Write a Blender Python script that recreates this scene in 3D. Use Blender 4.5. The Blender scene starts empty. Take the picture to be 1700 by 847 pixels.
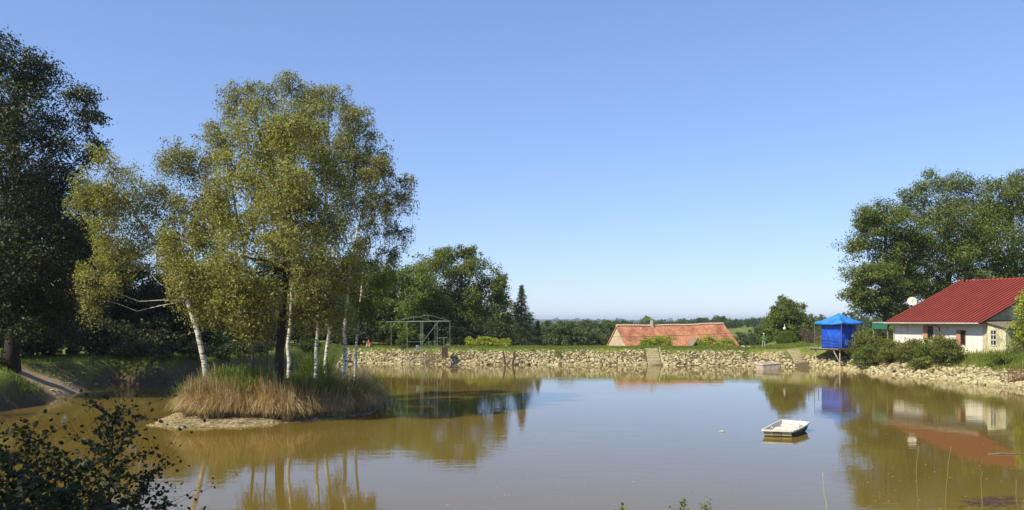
import bpy, bmesh, math, random
import numpy as np
from mathutils import Vector, Matrix
random.seed(7)
rng = np.random.default_rng(11)
scene = bpy.context.scene
COL = scene.collection
R = math.radians

# ------------------------------------------------------------------ camera, sky, sun, exposure
EYE = 5.2; FPX = 1400.0; HY = 531.0
cam_d = bpy.data.cameras.new('camera'); cam = bpy.data.objects.new('camera', cam_d); COL.objects.link(cam)
cam.location = (0, 0, EYE); cam.rotation_euler = (R(90), 0, 0)
cam_d.sensor_width = 36; cam_d.lens = 36*FPX/1700; cam_d.shift_y = (HY-423.5)/1700
cam_d.clip_start = 0.1; cam_d.clip_end = 40000
scene.camera = cam
SUN_EL = R(46); SUN_H = Vector((-0.79, -0.61)).normalized()
sun_vec = Vector((SUN_H.x*math.cos(SUN_EL), SUN_H.y*math.cos(SUN_EL), math.sin(SUN_EL)))
w = bpy.data.worlds.new('World'); scene.world = w; w.use_nodes = True
wn = w.node_tree.nodes; wl = w.node_tree.links
bg = wn['Background']; sky = wn.new('ShaderNodeTexSky'); sky.sky_type = 'NISHITA'
sky.sun_disc = False; sky.sun_elevation = SUN_EL; sky.sun_rotation = math.atan2(SUN_H.x, SUN_H.y)
sky.air_density = 1.0; sky.dust_density = 0.15; sky.ozone_density = 3.0; sky.altitude = 100
sg = wn.new('ShaderNodeGamma'); sg.inputs[1].default_value = .70; wl.new(sky.outputs[0], sg.inputs[0])
sm = wn.new('ShaderNodeMixRGB'); sm.blend_type = 'MULTIPLY'; sm.inputs[0].default_value = 1; sm.inputs[2].default_value = (.94, 1.08, 1.45, 1)
wl.new(sg.outputs[0], sm.inputs[1]); wl.new(sm.outputs[0], bg.inputs[0]); bg.inputs[1].default_value = 0.15
sl = bpy.data.lights.new('sun', 'SUN'); sl.energy = 5.0; sl.angle = R(0.53); sl.color = (1, .91, .72)
so = bpy.data.objects.new('sun', sl); COL.objects.link(so)
so.rotation_euler = sun_vec.to_track_quat('Z', 'Y').to_euler(); so.location = (-40, -30, 60)
vs = scene.view_settings
vs.view_transform = 'Standard'; vs.look = 'None'; vs.gamma = 1; vs.use_curve_mapping = False
vs.exposure = 0.42
scene.render.resolution_x = 1024; scene.render.resolution_y = 510
scene.cycles.volume_bounces = 0

# ------------------------------------------------------------------ helpers
def smooth(a, b, x):
    t = np.clip((x-a)/(b-a), 0, 1); return t*t*(3-2*t)
def W(px, py, d):                       # a spot seen in the photograph, at distance d
    return np.array([(px-850)/FPX*d, d, EYE-(py-HY)*d/FPX])
def V3(*a): return np.array(a, float)

def link(o, parent=None):
    COL.objects.link(o)
    if parent is not None: o.parent = parent
    return o
def tag(o, label=None, cat=None, group=None, kind=None):
    if label: o['label'] = label
    if cat: o['category'] = cat
    if group: o['group'] = group
    if kind: o['kind'] = kind
    return o
def empty(name, loc, label, cat, group=None, rz=0):
    o = bpy.data.objects.new(name, None); link(o); o.location = tuple(float(v) for v in loc)
    o.rotation_euler = (0, 0, rz); o.empty_display_size = .2
    return tag(o, label, cat, group)

class MB:
    """collects verts and faces of one mesh"""
    def __init__(s): s.v = []; s.q = []; s.f = []; s.n = 0
    def add(s, verts, quads=None, faces=None):
        verts = np.asarray(verts, float).reshape(-1, 3); s.v.append(verts)
        if quads is not None and len(quads): s.q.append(np.asarray(quads, int).reshape(-1, 4)+s.n)
        if faces is not None:
            for f in faces: s.f.append([i+s.n for i in f])
        s.n += len(verts); return s
    def box(s, lo, hi, M=None):
        x0, y0, z0 = lo; x1, y1, z1 = hi
        v = np.array([[x0,y0,z0],[x1,y0,z0],[x1,y1,z0],[x0,y1,z0],[x0,y0,z1],[x1,y0,z1],[x1,y1,z1],[x0,y1,z1]], float)
        if M is not None: v = v@np.array(M.to_3x3()).T+np.array(M.translation)
        return s.add(v, [[0,3,2,1],[4,5,6,7],[0,1,5,4],[1,2,6,5],[2,3,7,6],[3,0,4,7]])
    def hexa(s, b4, t4):                 # 4 bottom and 4 top points, counter-clockwise
        return s.add(np.vstack([b4, t4]), [[0,3,2,1],[4,5,6,7],[0,1,5,4],[1,2,6,5],[2,3,7,6],[3,0,4,7]])
    def tube(s, pts, rad, n=6, cap=True):
        pts = np.asarray(pts, float); k = len(pts); rad = np.broadcast_to(np.asarray(rad, float), (k,))
        d = np.gradient(pts, axis=0); d /= np.linalg.norm(d, axis=1)[:, None]+1e-9
        ref = np.array([0, 0, 1.]) if abs(d[0][2]) < .8 else np.array([0, 1., 0])
        u = np.cross(d, ref); u /= np.linalg.norm(u, axis=1)[:, None]+1e-9; v = np.cross(d, u)
        a = np.arange(n)*2*np.pi/n
        ring = pts[:, None]+rad[:, None, None]*(np.cos(a)[None, :, None]*u[:, None]+np.sin(a)[None, :, None]*v[:, None])
        i = np.arange(k-1)[:, None]*n; j = np.arange(n)[None]; j2 = (j+1) % n
        q = np.stack([i+j, i+j2, i+n+j2, i+n+j], -1).reshape(-1, 4)
        fs = [list(range(n))[::-1], [(k-1)*n+x for x in range(n)]] if cap else None
        return s.add(ring.reshape(-1, 3), q[:, ::-1], [f[::-1] for f in fs] if fs else None)
    def lathe(s, prof, n=14, c=(0, 0, 0)):
        prof = np.asarray(prof, float); a = np.arange(n)*2*np.pi/n; k = len(prof)
        v = np.stack([prof[:, 0][:, None]*np.cos(a), prof[:, 0][:, None]*np.sin(a), np.repeat(prof[:, 1][:, None], n, 1)], -1).reshape(-1, 3)+np.array(c)
        i = np.arange(k-1)[:, None]*n; j = np.arange(n)[None]; j2 = (j+1) % n
        return s.add(v, np.stack([i+j, i+j2, i+n+j2, i+n+j], -1).reshape(-1, 4))
    def leaves(s, c, size, up=.4, aspect=.62, out=None, outw=1.0):
        n = len(c)
        nrm = rng.normal(size=(n, 3)); nrm /= np.linalg.norm(nrm, axis=1)[:, None]; nrm[:, 2] += up
        if out is not None: nrm += outw*out/(np.linalg.norm(out, axis=1)[:, None]+1e-6)
        nrm /= np.linalg.norm(nrm, axis=1)[:, None]+1e-9
        a = rng.normal(size=(n, 3)); u = np.cross(nrm, a); u /= np.linalg.norm(u, axis=1)[:, None]+1e-9
        v = np.cross(nrm, u); sz = np.broadcast_to(size, (n,))*rng.uniform(.65, 1.3, n)
        L = (sz*.5)[:, None]; Wd = L*aspect
        vs_ = np.stack([c-u*L, c+v*Wd+u*L*.1, c+u*L, c-v*Wd+u*L*.1], 1).reshape(-1, 3)
        return s.add(vs_, np.arange(4*n).reshape(-1, 4))
    def build(s, name, mat, parent=None, smooth_=False, off=None):
        me = bpy.data.meshes.new(name)
        v = np.vstack(s.v)
        if off is not None: v = v-np.asarray(off, float)
        q = np.vstack(s.q) if s.q else np.zeros((0, 4), int)
        nl = q.size+sum(len(f) for f in s.f); npoly = len(q)+len(s.f)
        li = np.concatenate([q.ravel()]+[np.array(f) for f in s.f]) if s.f else q.ravel()
        tot = np.concatenate([np.full(len(q), 4), np.array([len(f) for f in s.f], int)]) if s.f else np.full(len(q), 4)
        st = np.concatenate([[0], np.cumsum(tot)[:-1]])
        me.vertices.add(len(v)); me.vertices.foreach_set('co', v.ravel().astype(np.float32))
        me.loops.add(nl); me.loops.foreach_set('vertex_index', li.astype(np.int32))
        me.polygons.add(npoly); me.polygons.foreach_set('loop_start', st.astype(np.int32))
        me.polygons.foreach_set('use_smooth', np.full(npoly, smooth_, bool))
        me.update(calc_edges=True); me.validate()
        if mat is not None: me.materials.append(mat)
        o = bpy.data.objects.new(name, me); return link(o, parent)

# ------------------------------------------------------------------ materials
def newmat(name):
    m = bpy.data.materials.new(name); m.use_nodes = True
    nt = m.node_tree; return m, nt.nodes, nt.links, nt.nodes['Principled BSDF']
def ramp(nd, ln, fac, stops):
    r = nd.new('ShaderNodeValToRGB'); e = r.color_ramp.elements
    while len(e) < len(stops): e.new(.5)
    for k, (p, c) in enumerate(stops): e[k].position = p; e[k].color = (*c, 1)
    ln.new(fac, r.inputs[0]); return r
def noise(nd, ln, scale, detail=4, vec=None, rough=.6, mapscale=None, coord='Object'):
    tc = nd.new('ShaderNodeTexCoord'); src = tc.outputs[coord]
    if mapscale:
        mp = nd.new('ShaderNodeMapping'); mp.inputs['Scale'].default_value = mapscale; ln.new(src, mp.inputs[0]); src = mp.outputs[0]
    n = nd.new('ShaderNodeTexNoise'); n.inputs['Scale'].default_value = scale; n.inputs['Detail'].default_value = detail
    n.inputs['Roughness'].default_value = rough; ln.new(src, n.inputs['Vector']); return n
def addbump(nd, ln, p, h, strength, dist=.02):
    b = nd.new('ShaderNodeBump'); b.inputs['Strength'].default_value = strength; b.inputs['Distance'].default_value = dist
    ln.new(h, b.inputs['Height']); ln.new(b.outputs[0], p.inputs['Normal'])
def plain(name, c1, c2=None, scale=3, rough=.7, bump=.0, bscale=20, metal=0, mapscale=None, spec=.3):
    m, nd, ln, p = newmat(name)
    c2 = c2 or tuple(x*.75 for x in c1)
    n = noise(nd, ln, scale, mapscale=mapscale); r = ramp(nd, ln, n.outputs[0], [(.32, c2), (.68, c1)])
    ln.new(r.outputs[0], p.inputs['Base Color']); p.inputs['Roughness'].default_value = rough
    p.inputs['Metallic'].default_value = metal; p.inputs['Specular IOR Level'].default_value = spec
    if bump: addbump(nd, ln, p, noise(nd, ln, bscale, mapscale=mapscale).outputs[0], bump)
    return m
def leafmat(name, ca, cb, cc, trans=.35, scale=.5, rough=.5, tcol=None):
    """leaf colour differs from clump to clump and from leaf to leaf"""
    m, nd, ln, p = newmat(name)
    n = noise(nd, ln, scale, 3); g = nd.new('ShaderNodeNewGeometry')
    mx = nd.new('ShaderNodeMath'); mx.operation = 'MULTIPLY_ADD'; ln.new(g.outputs['Random Per Island'], mx.inputs[0])
    mx.inputs[1].default_value = .55; ad = nd.new('ShaderNodeMath'); ad.operation = 'MULTIPLY_ADD'
    ln.new(n.outputs[0], ad.inputs[0]); ad.inputs[1].default_value = 1.1; ad.inputs[2].default_value = -.33
    ln.new(ad.outputs[0], mx.inputs[2])
    r = ramp(nd, ln, mx.outputs[0], [(.1, ca), (.5, cb), (.9, cc)])
    ln.new(r.outputs[0], p.inputs['Base Color']); p.inputs['Roughness'].default_value = rough
    p.inputs['Specular IOR Level'].default_value = .25
    t = nd.new('ShaderNodeBsdfTranslucent'); hs = nd.new('ShaderNodeMixRGB'); hs.blend_type = 'MULTIPLY'; hs.inputs[0].default_value = 1
    ln.new(r.outputs[0], hs.inputs[1]); hs.inputs[2].default_value = (1.25, 1.2, .45, 1); ln.new(hs.outputs[0], t.inputs[0])
    ms = nd.new('ShaderNodeMixShader'); ms.inputs[0].default_value = trans
    ln.new(p.outputs[0], ms.inputs[1]); ln.new(t.outputs[0], ms.inputs[2])
    out = nd['Material Output']; ln.new(ms.outputs[0], out.inputs[0]); return m

L_BIRCH = leafmat('birch_leaf', (.17, .185, .04), (.29, .295, .08), (.44, .43, .16), .42, .9)
L_BIRCH2 = leafmat('grey_birch_leaf', (.15, .165, .055), (.25, .26, .095), (.38, .37, .17), .38, .6)
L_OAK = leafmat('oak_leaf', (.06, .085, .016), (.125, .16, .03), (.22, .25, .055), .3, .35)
L_SHADED = leafmat('shaded_leaf', (.016, .023, .007), (.036, .046, .013), (.105, .12, .032), .15, .3)  # leaf colour darkened to paint in the shade of the woods
L_GREEN = leafmat('green_leaf', (.07, .11, .018), (.13, .18, .03), (.22, .26, .05), .35, .3)
L_YEL = leafmat('yellow_leaf', (.20, .25, .03), (.30, .35, .05), (.42, .44, .08), .4, .5)
L_FAR = leafmat('far_leaf', (.05, .085, .028), (.085, .125, .04), (.13, .17, .055), .25, .1)
L_CONI = leafmat('needle', (.04, .06, .022), (.065, .095, .035), (.10, .13, .05), .1, .6)
L_SHRUB = leafmat('shrub_leaf', (.09, .11, .022), (.16, .18, .04), (.27, .28, .07), .35, .7)
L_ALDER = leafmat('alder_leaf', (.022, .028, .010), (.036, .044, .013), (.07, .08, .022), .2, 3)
L_BROOM = leafmat('broom_green', (.075, .12, .022), (.14, .20, .038), (.25, .29, .065), .35, .8)
L_GRASS = leafmat('grass_blade', (.10, .14, .02), (.16, .20, .035), (.26, .28, .07), .35, .4)
L_SEDGE = leafmat('dry_sedge_blade', (.22, .14, .06), (.43, .31, .15), (.70, .57, .35), .25, .8)
L_BARE = leafmat('dry_leaf', (.10, .075, .04), (.16, .12, .06), (.22, .17, .08), .2, .8)
BARK = plain('dark_bark', (.05, .04, .03), (.02, .017, .013), 6, .9, .6, 14, mapscale=(1, 1, .3))
BARKM = plain('grey_bark', (.16, .14, .11), (.06, .05, .04), 6, .9, .6, 14, mapscale=(1, 1, .3))
TWIG = plain('twig_bark', (.13, .10, .07), (.06, .045, .035), 6, .9)
def birchbark():
    m, nd, ln, p = newmat('birch_bark')
    n = noise(nd, ln, 3.2, 5, mapscale=(1, 1, 3.2)); r = ramp(nd, ln, n.outputs[0], [(.40, (.06, .05, .04)), (.47, (.55, .52, .44)), (.8, (.78, .75, .66))])
    ln.new(r.outputs[0], p.inputs['Base Color']); p.inputs['Roughness'].default_value = .7
    addbump(nd, ln, p, n.outputs[0], .3); return m
BIRCH = birchbark()

def ground_mat():
    m, nd, ln, p = newmat('ground_grass_and_soil')
    tc = nd.new('ShaderNodeTexCoord')
    n1 = noise(nd, ln, .35, 6); n2 = noise(nd, ln, 6, 5, rough=.75)
    g = ramp(nd, ln, n1.outputs[0], [(.3, (.10, .13, .03)), (.52, (.17, .20, .045)), (.72, (.26, .25, .08))])
    f = ramp(nd, ln, n2.outputs[0], [(.3, (.55, .55, .5)), (.7, (1.2, 1.2, 1.1))])
    mu = nd.new('ShaderNodeMixRGB'); mu.blend_type = 'MULTIPLY'; mu.inputs[0].default_value = 1
    ln.new(g.outputs[0], mu.inputs[1]); ln.new(f.outputs[0], mu.inputs[2])
    soil = ramp(nd, ln, n2.outputs[0], [(.3, (.06, .042, .026)), (.7, (.15, .11, .065))])
    at = nd.new('ShaderNodeAttribute'); at.attribute_name = 'soil'
    mm = nd.new('ShaderNodeMixRGB'); ln.new(at.outputs['Fac'], mm.inputs[0]); ln.new(mu.outputs[0], mm.inputs[1]); ln.new(soil.outputs[0], mm.inputs[2])
    ab = nd.new('ShaderNodeAttribute'); ab.attribute_name = 'sunlit_mud'; sunlit_mud = ramp(nd, ln, n2.outputs[0], [(.3, (.20, .14, .085)), (.65, (.42, .33, .21))])  # pale tone paints a patch of sunlight onto the mud spit
    mb_ = nd.new('ShaderNodeMixRGB'); ln.new(ab.outputs['Fac'], mb_.inputs[0]); ln.new(mm.outputs[0], mb_.inputs[1]); ln.new(sunlit_mud.outputs[0], mb_.inputs[2]); mm = mb_
    # far farmland: fields and woods as broad patches
    n3 = noise(nd, ln, .0025, 5); ff = ramp(nd, ln, n3.outputs[0], [(.42, (.035, .055, .022)), (.55, (.07, .10, .035)), (.62, (.16, .19, .06))])
    sx = nd.new('ShaderNodeSeparateXYZ'); ln.new(tc.outputs['Object'], sx.inputs[0])
    mr = nd.new('ShaderNodeMapRange'); mr.inputs[1].default_value = 450; mr.inputs[2].default_value = 900; ln.new(sx.outputs[1], mr.inputs[0])
    m2 = nd.new('ShaderNodeMixRGB'); ln.new(mr.outputs[0], m2.inputs[0]); ln.new(mm.outputs[0], m2.inputs[1]); ln.new(ff.outputs[0], m2.inputs[2])
    ln.new(m2.outputs[0], p.inputs['Base Color']); p.inputs['Roughness'].default_value = .95; p.inputs['Specular IOR Level'].default_value = .1
    addbump(nd, ln, p, n2.outputs[0], .7, .08); return m
GROUND = ground_mat()

def water_mat():
    m, nd, ln, p = newmat('muddy_water')
    n0 = noise(nd, ln, .05, 4); r = ramp(nd, ln, n0.outputs[0], [(.3, (.135, .094, .018)), (.7, (.17, .118, .026))])
    ln.new(r.outputs[0], p.inputs['Base Color'])
    p.inputs['Roughness'].default_value = .025; p.inputs['IOR'].default_value = 1.333
    n1 = noise(nd, ln, 1.3, 3, mapscale=(.6, 1.6, 1)); n2 = noise(nd, ln, .25, 2, mapscale=(.5, 1.2, 1))
    n3 = noise(nd, ln, .045, 2)                    # breeze comes in patches
    rr = ramp(nd, ln, n3.outputs[0], [(.42, (.25, .25, .25)), (.62, (1, 1, 1))])
    ml = nd.new('ShaderNodeMath'); ml.operation = 'MULTIPLY'; ln.new(n1.outputs[0], ml.inputs[0]); ln.new(rr.outputs[0], ml.inputs[1])
    ad = nd.new('ShaderNodeMath'); ad.operation = 'MULTIPLY_ADD'; ln.new(n2.outputs[0], ad.inputs[0]); ad.inputs[1].default_value = 1.0; ln.new(ml.outputs[0], ad.inputs[2])
    addbump(nd, ln, p, ad.outputs[0], 1.0, .0065); return m
WATER = water_mat()

def stone_mat():
    m, nd, ln, p = newmat('pale_rubble_stone')
    g = nd.new('ShaderNodeNewGeometry'); oi = nd.new('ShaderNodeObjectInfo')
    ad = nd.new('ShaderNodeMath'); ad.operation = 'ADD'; ln.new(g.outputs['Random Per Island'], ad.inputs[0]); ln.new(oi.outputs['Random'], ad.inputs[1])
    fr = nd.new('ShaderNodeMath'); fr.operation = 'FRACT'; ln.new(ad.outputs[0], fr.inputs[0])
    r = ramp(nd, ln, fr.outputs[0], [(0, (.20, .16, .095)), (.35, (.40, .35, .20)), (.75, (.55, .50, .29)), (1, (.32, .24, .13))])
    n = noise(nd, ln, 7, 5); f = ramp(nd, ln, n.outputs[0], [(.3, (.65, .62, .55)), (.65, (1.1, 1.1, 1.05))])
    mu = nd.new('ShaderNodeMixRGB'); mu.blend_type = 'MULTIPLY'; mu.inputs[0].default_value = 1
    ln.new(r.outputs[0], mu.inputs[1]); ln.new(f.outputs[0], mu.inputs[2]); ln.new(mu.outputs[0], p.inputs['Base Color'])
    p.inputs['Roughness'].default_value = .9; addbump(nd, ln, p, n.outputs[0], .4, .03); return m
STONE = stone_mat()
GRAVEL = plain('gravel_and_dead_reed', (.36, .29, .17), (.12, .095, .05), 3, .95, .8, 30)

# ------------------------------------------------------------------ terrain
POND = np.array([(-18, 101), (-8, 98), (0, 97), (10, 97), (18, 96), (27, 94.5), (32.5, 91), (34.9, 88.8), (35.5, 82.7), (37.3, 73.5),
                 (37.8, 66), (38.4, 63), (41, 50), (40, 35), (33, 24), (20, 18), (5, 16.5), (-8, 16), (-20, 18), (-29, 27), (-31, 40),
                 (-29.6, 46), (-28.6, 50.5), (-30, 56), (-31.5, 62), (-31, 66), (-26.5, 65.5), (-24.5, 72), (-23.5, 82), (-21, 93)], float)
ISLE = np.array([(-17.9, 41.3), (-16, 40.4), (-13, 41), (-10.8, 42.8), (-9.1, 44.3), (-7.8, 46.5), (-7.6, 50), (-9.1, 54), (-12, 55.5), (-16, 54), (-18, 50), (-18.6, 45)], float)
def signed(poly, x, y):
    """distance to the outline, negative inside"""
    x = np.asarray(x, float); y = np.asarray(y, float); best = np.full(x.shape, 1e9); ins = np.zeros(x.shape, bool); n = len(poly)
    for i in range(n):
        ax, ay = poly[i]; bx, by = poly[(i+1) % n]; dx, dy = bx-ax, by-ay
        t = np.clip(((x-ax)*dx+(y-ay)*dy)/(dx*dx+dy*dy), 0, 1)
        best = np.minimum(best, np.hypot(x-ax-t*dx, y-ay-t*dy))
        c = ((ay > y) != (by > y)); xi = ax+(y-ay)*dx/(dy if abs(dy) > 1e-9 else 1e-9)
        ins ^= c & (x < xi)
    return np.where(ins, -best, best)
def wob(x, y, s=1.0):
    return (np.sin(x*.9*s+1.3*np.sin(y*.7*s))+np.sin(y*1.1*s+1.7*np.sin(x*.53*s+2))+.6*np.sin(x*2.3*s+y*1.9*s)+.4*np.sin(x*4.1*s-y*3.7*s+1))/3
def ground(x, y):
    x = np.asarray(x, float); y = np.asarray(y, float)
    d = signed(POND, x, y)
    left = smooth(-19, -24, x); right = smooth(30, 36, x); near = 1-smooth(20, 42, y)
    H = 1.8+.25*left+.45*right; H = H+(3.6-H)*near
    beach = np.exp(-((x+31.5)**2+(y-58)**2)/5.2**2)
    wd = 3.4+(-2.2)*left*(1-near)+1.8*right; wd = wd+(15-wd)*near; wd = wd+(6.5-wd)*beach*.9
    dd = d+.28*wob(x, y)*(1-near*.5)
    t = np.clip(dd/wd, 0, 1); z = H*(1-(1-t)**(1.15+.5*left))+.06*wob(x, y, .8)*t
    z = np.where(dd < 0, np.maximum(dd*.45, -1.3), z)
    # the land falls away behind the dam
    mid = smooth(-22, -10, x)*(1-smooth(30, 44, x))
    y0 = 106+22*(1-mid); F = smooth(0, 22, y-y0)
    far = -2.8-9*smooth(140, 520, y)-6*smooth(500, 1500, y)+1.2*wob(x*.03, y*.03)
    far = far+12.5*np.exp(-(((x-150)/120)**2+((y-430)/140)**2))
    far = far+5*np.exp(-(((x+160)/130)**2+((y-380)/120)**2))
    far = far+(20+5*np.sin(x*.0011+1)+3*np.sin(x*.0031))*smooth(3500, 7500, y)
    back = smooth(60, 400, np.abs(x))*(1-smooth(20, 100, y))
    return z+(far-z)*F
def axis(lo, hi, step, out, k=1.16):
    a = list(np.arange(lo, hi+.01, step)); s = step; v = hi
    while v < out: s *= k; v += s; a.append(min(v, out))
    s = step; v = lo; pre = []
    while v > -out: s *= k; v -= s; pre.append(max(v, -out))
    return np.array(pre[::-1]+a)
gx = axis(-48, 52, .42, 8800); gy = axis(10, 128, .42, 8800)
GX, GY = np.meshgrid(gx, gy); GZ = ground(GX, GY)
nx, ny = len(gx), len(gy); mb = MB()
i = (np.arange(ny-1)[:, None]*nx+np.arange(nx-1)[None])
mb.add(np.stack([GX, GY, GZ], -1), np.stack([i, i+1, i+nx+1, i+nx], -1))
g = mb.build('ground', GROUND, smooth_=True); tag(g, kind='structure')
sd = signed(POND, GX, GY); leftw = smooth(-20, -25, GX)
soil = np.clip(1-smooth(.35, 1.0, sd+.3*wob(GX*2, GY*2)), 0, 1)
soilfar = 1-smooth(2.1, 2.6, sd+.3*wob(GX*2, GY*2)); soil = np.where(GX > -18, soilfar, soil)
beach = np.exp(-((GX+31.5)**2+(GY-58.5)**2)/3.9**2); soil = np.maximum(soil, np.clip(beach*1.6, 0, 1)*(1-smooth(4.0, 6, sd)))
at = g.data.attributes.new('soil', 'FLOAT', 'POINT'); at.data.foreach_set('value', soil.ravel().astype(np.float32))
at = g.data.attributes.new('sunlit_mud', 'FLOAT', 'POINT'); at.data.foreach_set('value', (np.clip(beach*2-.5, 0, 1)*(1-smooth(3.2, 4.6, sd+.6*wob(GX, GY)))).ravel().astype(np.float32))  # mask of the painted sun patch on the mud
def gz(x, y): return float(ground(np.array([x]), np.array([y]))[0])

# water: one sheet a little larger than the pond, its rim lies inside the banks
pw = [(-46, 13, 0), (50, 13, 0), (50, 103, 0), (-46, 103, 0)]
wm = bpy.data.meshes.new('pond_water'); wm.from_pydata(pw, [], [list(range(len(pw)))]); wm.update()
bmm = bmesh.new(); bmm.from_mesh(wm); bmm.normal_update()
if bmm.faces[:][0].normal.z < 0: bmesh.ops.reverse_faces(bmm, faces=bmm.faces[:])
bmesh.ops.triangulate(bmm, faces=bmm.faces[:]); bmm.to_mesh(wm); bmm.free(); wm.materials.append(WATER)
tag(link(bpy.data.objects.new('pond_water', wm)), kind='structure')

# island mound
def iz(x, y):
    d = -signed(ISLE, x, y)+.22*wob(x*1.6, y*1.6)
    return np.where(d < 0, d*.5, .22*smooth(0, 1.0, d)+.95*smooth(1.6, 4.2, d))+.03*wob(x*5, y*5)
ax_ = np.arange(-21, -4, .2); ay_ = np.arange(38.5, 58, .2); IX, IY = np.meshgrid(ax_, ay_)
nx = len(ax_); ny = len(ay_); i = (np.arange(ny-1)[:, None]*nx+np.arange(nx-1)[None])
mb = MB(); mb.add(np.stack([IX, IY, np.maximum(iz(IX, IY), -1.4)], -1), np.stack([i, i+1, i+nx+1, i+nx], -1))
tag(mb.build('island', GRAVEL, smooth_=True), kind='structure')

# ------------------------------------------------------------------ haze
hm = bpy.data.materials.new('haze_air'); hm.use_nodes = True; hn = hm.node_tree
for n_ in list(hn.nodes):
    if n_.type == 'BSDF_PRINCIPLED': hn.nodes.remove(n_)
pv = hn.nodes.new('ShaderNodeVolumePrincipled'); pv.inputs['Density'].default_value = .00013
pv.inputs['Color'].default_value = (.72, .82, 1, 1); pv.inputs['Anisotropy'].default_value = .1
hn.links.new(pv.outputs[0], hn.nodes['Material Output'].inputs['Volume'])
mb = MB(); mb.box((-8900, -8900, float(GZ.min())-1), (8900, 8900, 34)); tag(mb.build('haze', hm), kind='stuff')

# ------------------------------------------------------------------ trees
def unit(v): return v/(np.linalg.norm(v)+1e-9)
def crown_mesh(mb, tw, lobes, n_leaf, leaf, puffs=14, puff_r=.34, droop=0., up=.4, twig=.018, flat=.75, shell=.5):
    vol = np.array([r[0]*r[1]*r[2] for _, r in lobes])**(2/3.); vol = vol/vol.sum()
    for (c, r), wv in zip(lobes, vol):
        c = np.asarray(c, float); r = np.asarray(r, float); npf = max(4, int(puffs*rng.uniform(.8, 1.25))); per = max(3, int(n_leaf*wv/npf))
        for _ in range(npf):
            dr = unit(rng.normal(size=3)+np.array([0, 0, .15])); rad = rng.uniform(shell, 1.0); wisp = rng.random() < (.26 if droop else .14)
            if wisp: rad *= 1.28; dr = unit(dr+np.array([0, 0, .35]))
            pc = c+dr*r*rad; pr = r.mean()*puff_r*rng.uniform(.6, 1.35)
            if twig: tw.tube([c+dr*r*.12, c+dr*r*rad*.6+rng.normal(size=3)*r*.06, pc], [twig*1.6, twig, twig*.4], 4, False)
            if wisp: pr *= .7
            m = int((.45 if wisp else 1)*per*rng.uniform(.6, 1.4)*(pr/(r.mean()*puff_r))**1.5)+2
            o = rng.normal(size=(m, 3)); o /= np.linalg.norm(o, axis=1)[:, None]
            o *= (rng.uniform(0, 1, m)**.45*rng.choice([1, 1, 1, 1.45], m))[:, None]*pr*np.array([1.15, 1.15, flat])
            if droop:
                h = rng.uniform(0, 1, m)**1.5; k = rng.integers(0, 7, m); ang = k*0.9+rng.uniform(0, 6)
                st = rng.random(m) < .6
                hang = np.stack([np.cos(ang)*pr*.8, np.sin(ang)*pr*.8, -h*droop], 1)+rng.normal(size=(m, 3))*.12
                o = np.where(st[:, None], hang, o)
                for kk in range(4): aa = kk*1.8+pc[0]; e_ = pc+[math.cos(aa)*pr*.8, math.sin(aa)*pr*.8, -droop*.8]; tw.tube([pc, (pc+e_)/2+[math.cos(aa)*pr*.3, math.sin(aa)*pr*.3, droop*.2], e_], [.011, .008, .004], 3, False)
            mb.leaves(pc+o, leaf*rng.choice([.75, 1, 1.25], m), up, out=o, outw=.5 if droop else 1.0)
def limbs(mb, trunk, r0, lobes, frac=.32, lowest=.22):
    trunk = np.asarray(trunk, float); zt = trunk[:, 2]
    for c, r in lobes:
        c = np.asarray(c, float); base = trunk[np.argmin(np.abs(zt-c[2]))]
        hd = np.hypot(*(c-base)[:2]); zs = np.clip(c[2]-.75*hd-.4*r[2], zt[0]+lowest*(zt[-1]-zt[0]), zt[-1]-.2)
        k = np.searchsorted(zt, zs); k = min(max(k, 1), len(zt)-1); f = (zs-zt[k-1])/(zt[k]-zt[k-1]+1e-9)
        s = trunk[k-1]+(trunk[k]-trunk[k-1])*f; rr = r0*frac*(1-.6*(zs-zt[0])/(zt[-1]-zt[0]))
        mid = (s+c)/2+np.array([0, 0, -.12*hd])+rng.normal(size=3)*.2
        m2 = mid*.5+c*.5+rng.normal(size=3)*.15
        mb.tube([s, s*.5+mid*.5+rng.normal(size=3)*.1, mid, m2, c], [rr, rr*.85, rr*.65, rr*.45, rr*.25], 5, False)
def polyfine(pts, n=12):
    pts = np.asarray(pts, float); t = np.linspace(0, 1, len(pts)); tt = np.linspace(0, 1, n)
    q = np.stack([np.interp(tt, t, pts[:, k]) for k in range(3)], 1)
    for _ in range(2): q[1:-1] = .25*q[:-2]+.5*q[1:-1]+.25*q[2:]
    q[1:-1, :2] += rng.normal(size=(n-2, 2))*.03*np.linalg.norm(pts[-1]-pts[0])/12; return q
def tree(name, label, trunk, r0, lobes, n_leaf, leaf, lm, bm=BARK, group=None, cat='tree', top_r=.25, lowest=.22, **kw):
    trunk = polyfine(trunk); base = trunk[0].copy()
    root = empty(name, base, label, cat, group)
    t = MB(); rad = np.linspace(1, top_r, len(trunk))**.8*r0; rad[0] *= 1.35; t.tube(trunk, rad, 9)
    limbs(t, trunk, r0, lobes, .24 if lowest > .3 else .32, lowest); c = MB(); tw = MB(); crown_mesh(c, tw, lobes, n_leaf, leaf, **kw)
    nq = sum(len(q_) for q_ in t.q)
    if tw.n: t.add(np.vstack(tw.v), np.vstack(tw.q))
    to = t.build('trunk', bm, root, True, base); to.data.materials.append(TWIG); mi = np.zeros(len(to.data.polygons), np.int32); mi[nq:sum(len(q_) for q_ in t.q)] = 1; to.data.polygons.foreach_set('material_index', mi)
    c.build('crown', lm, root, False, base); return root
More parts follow.
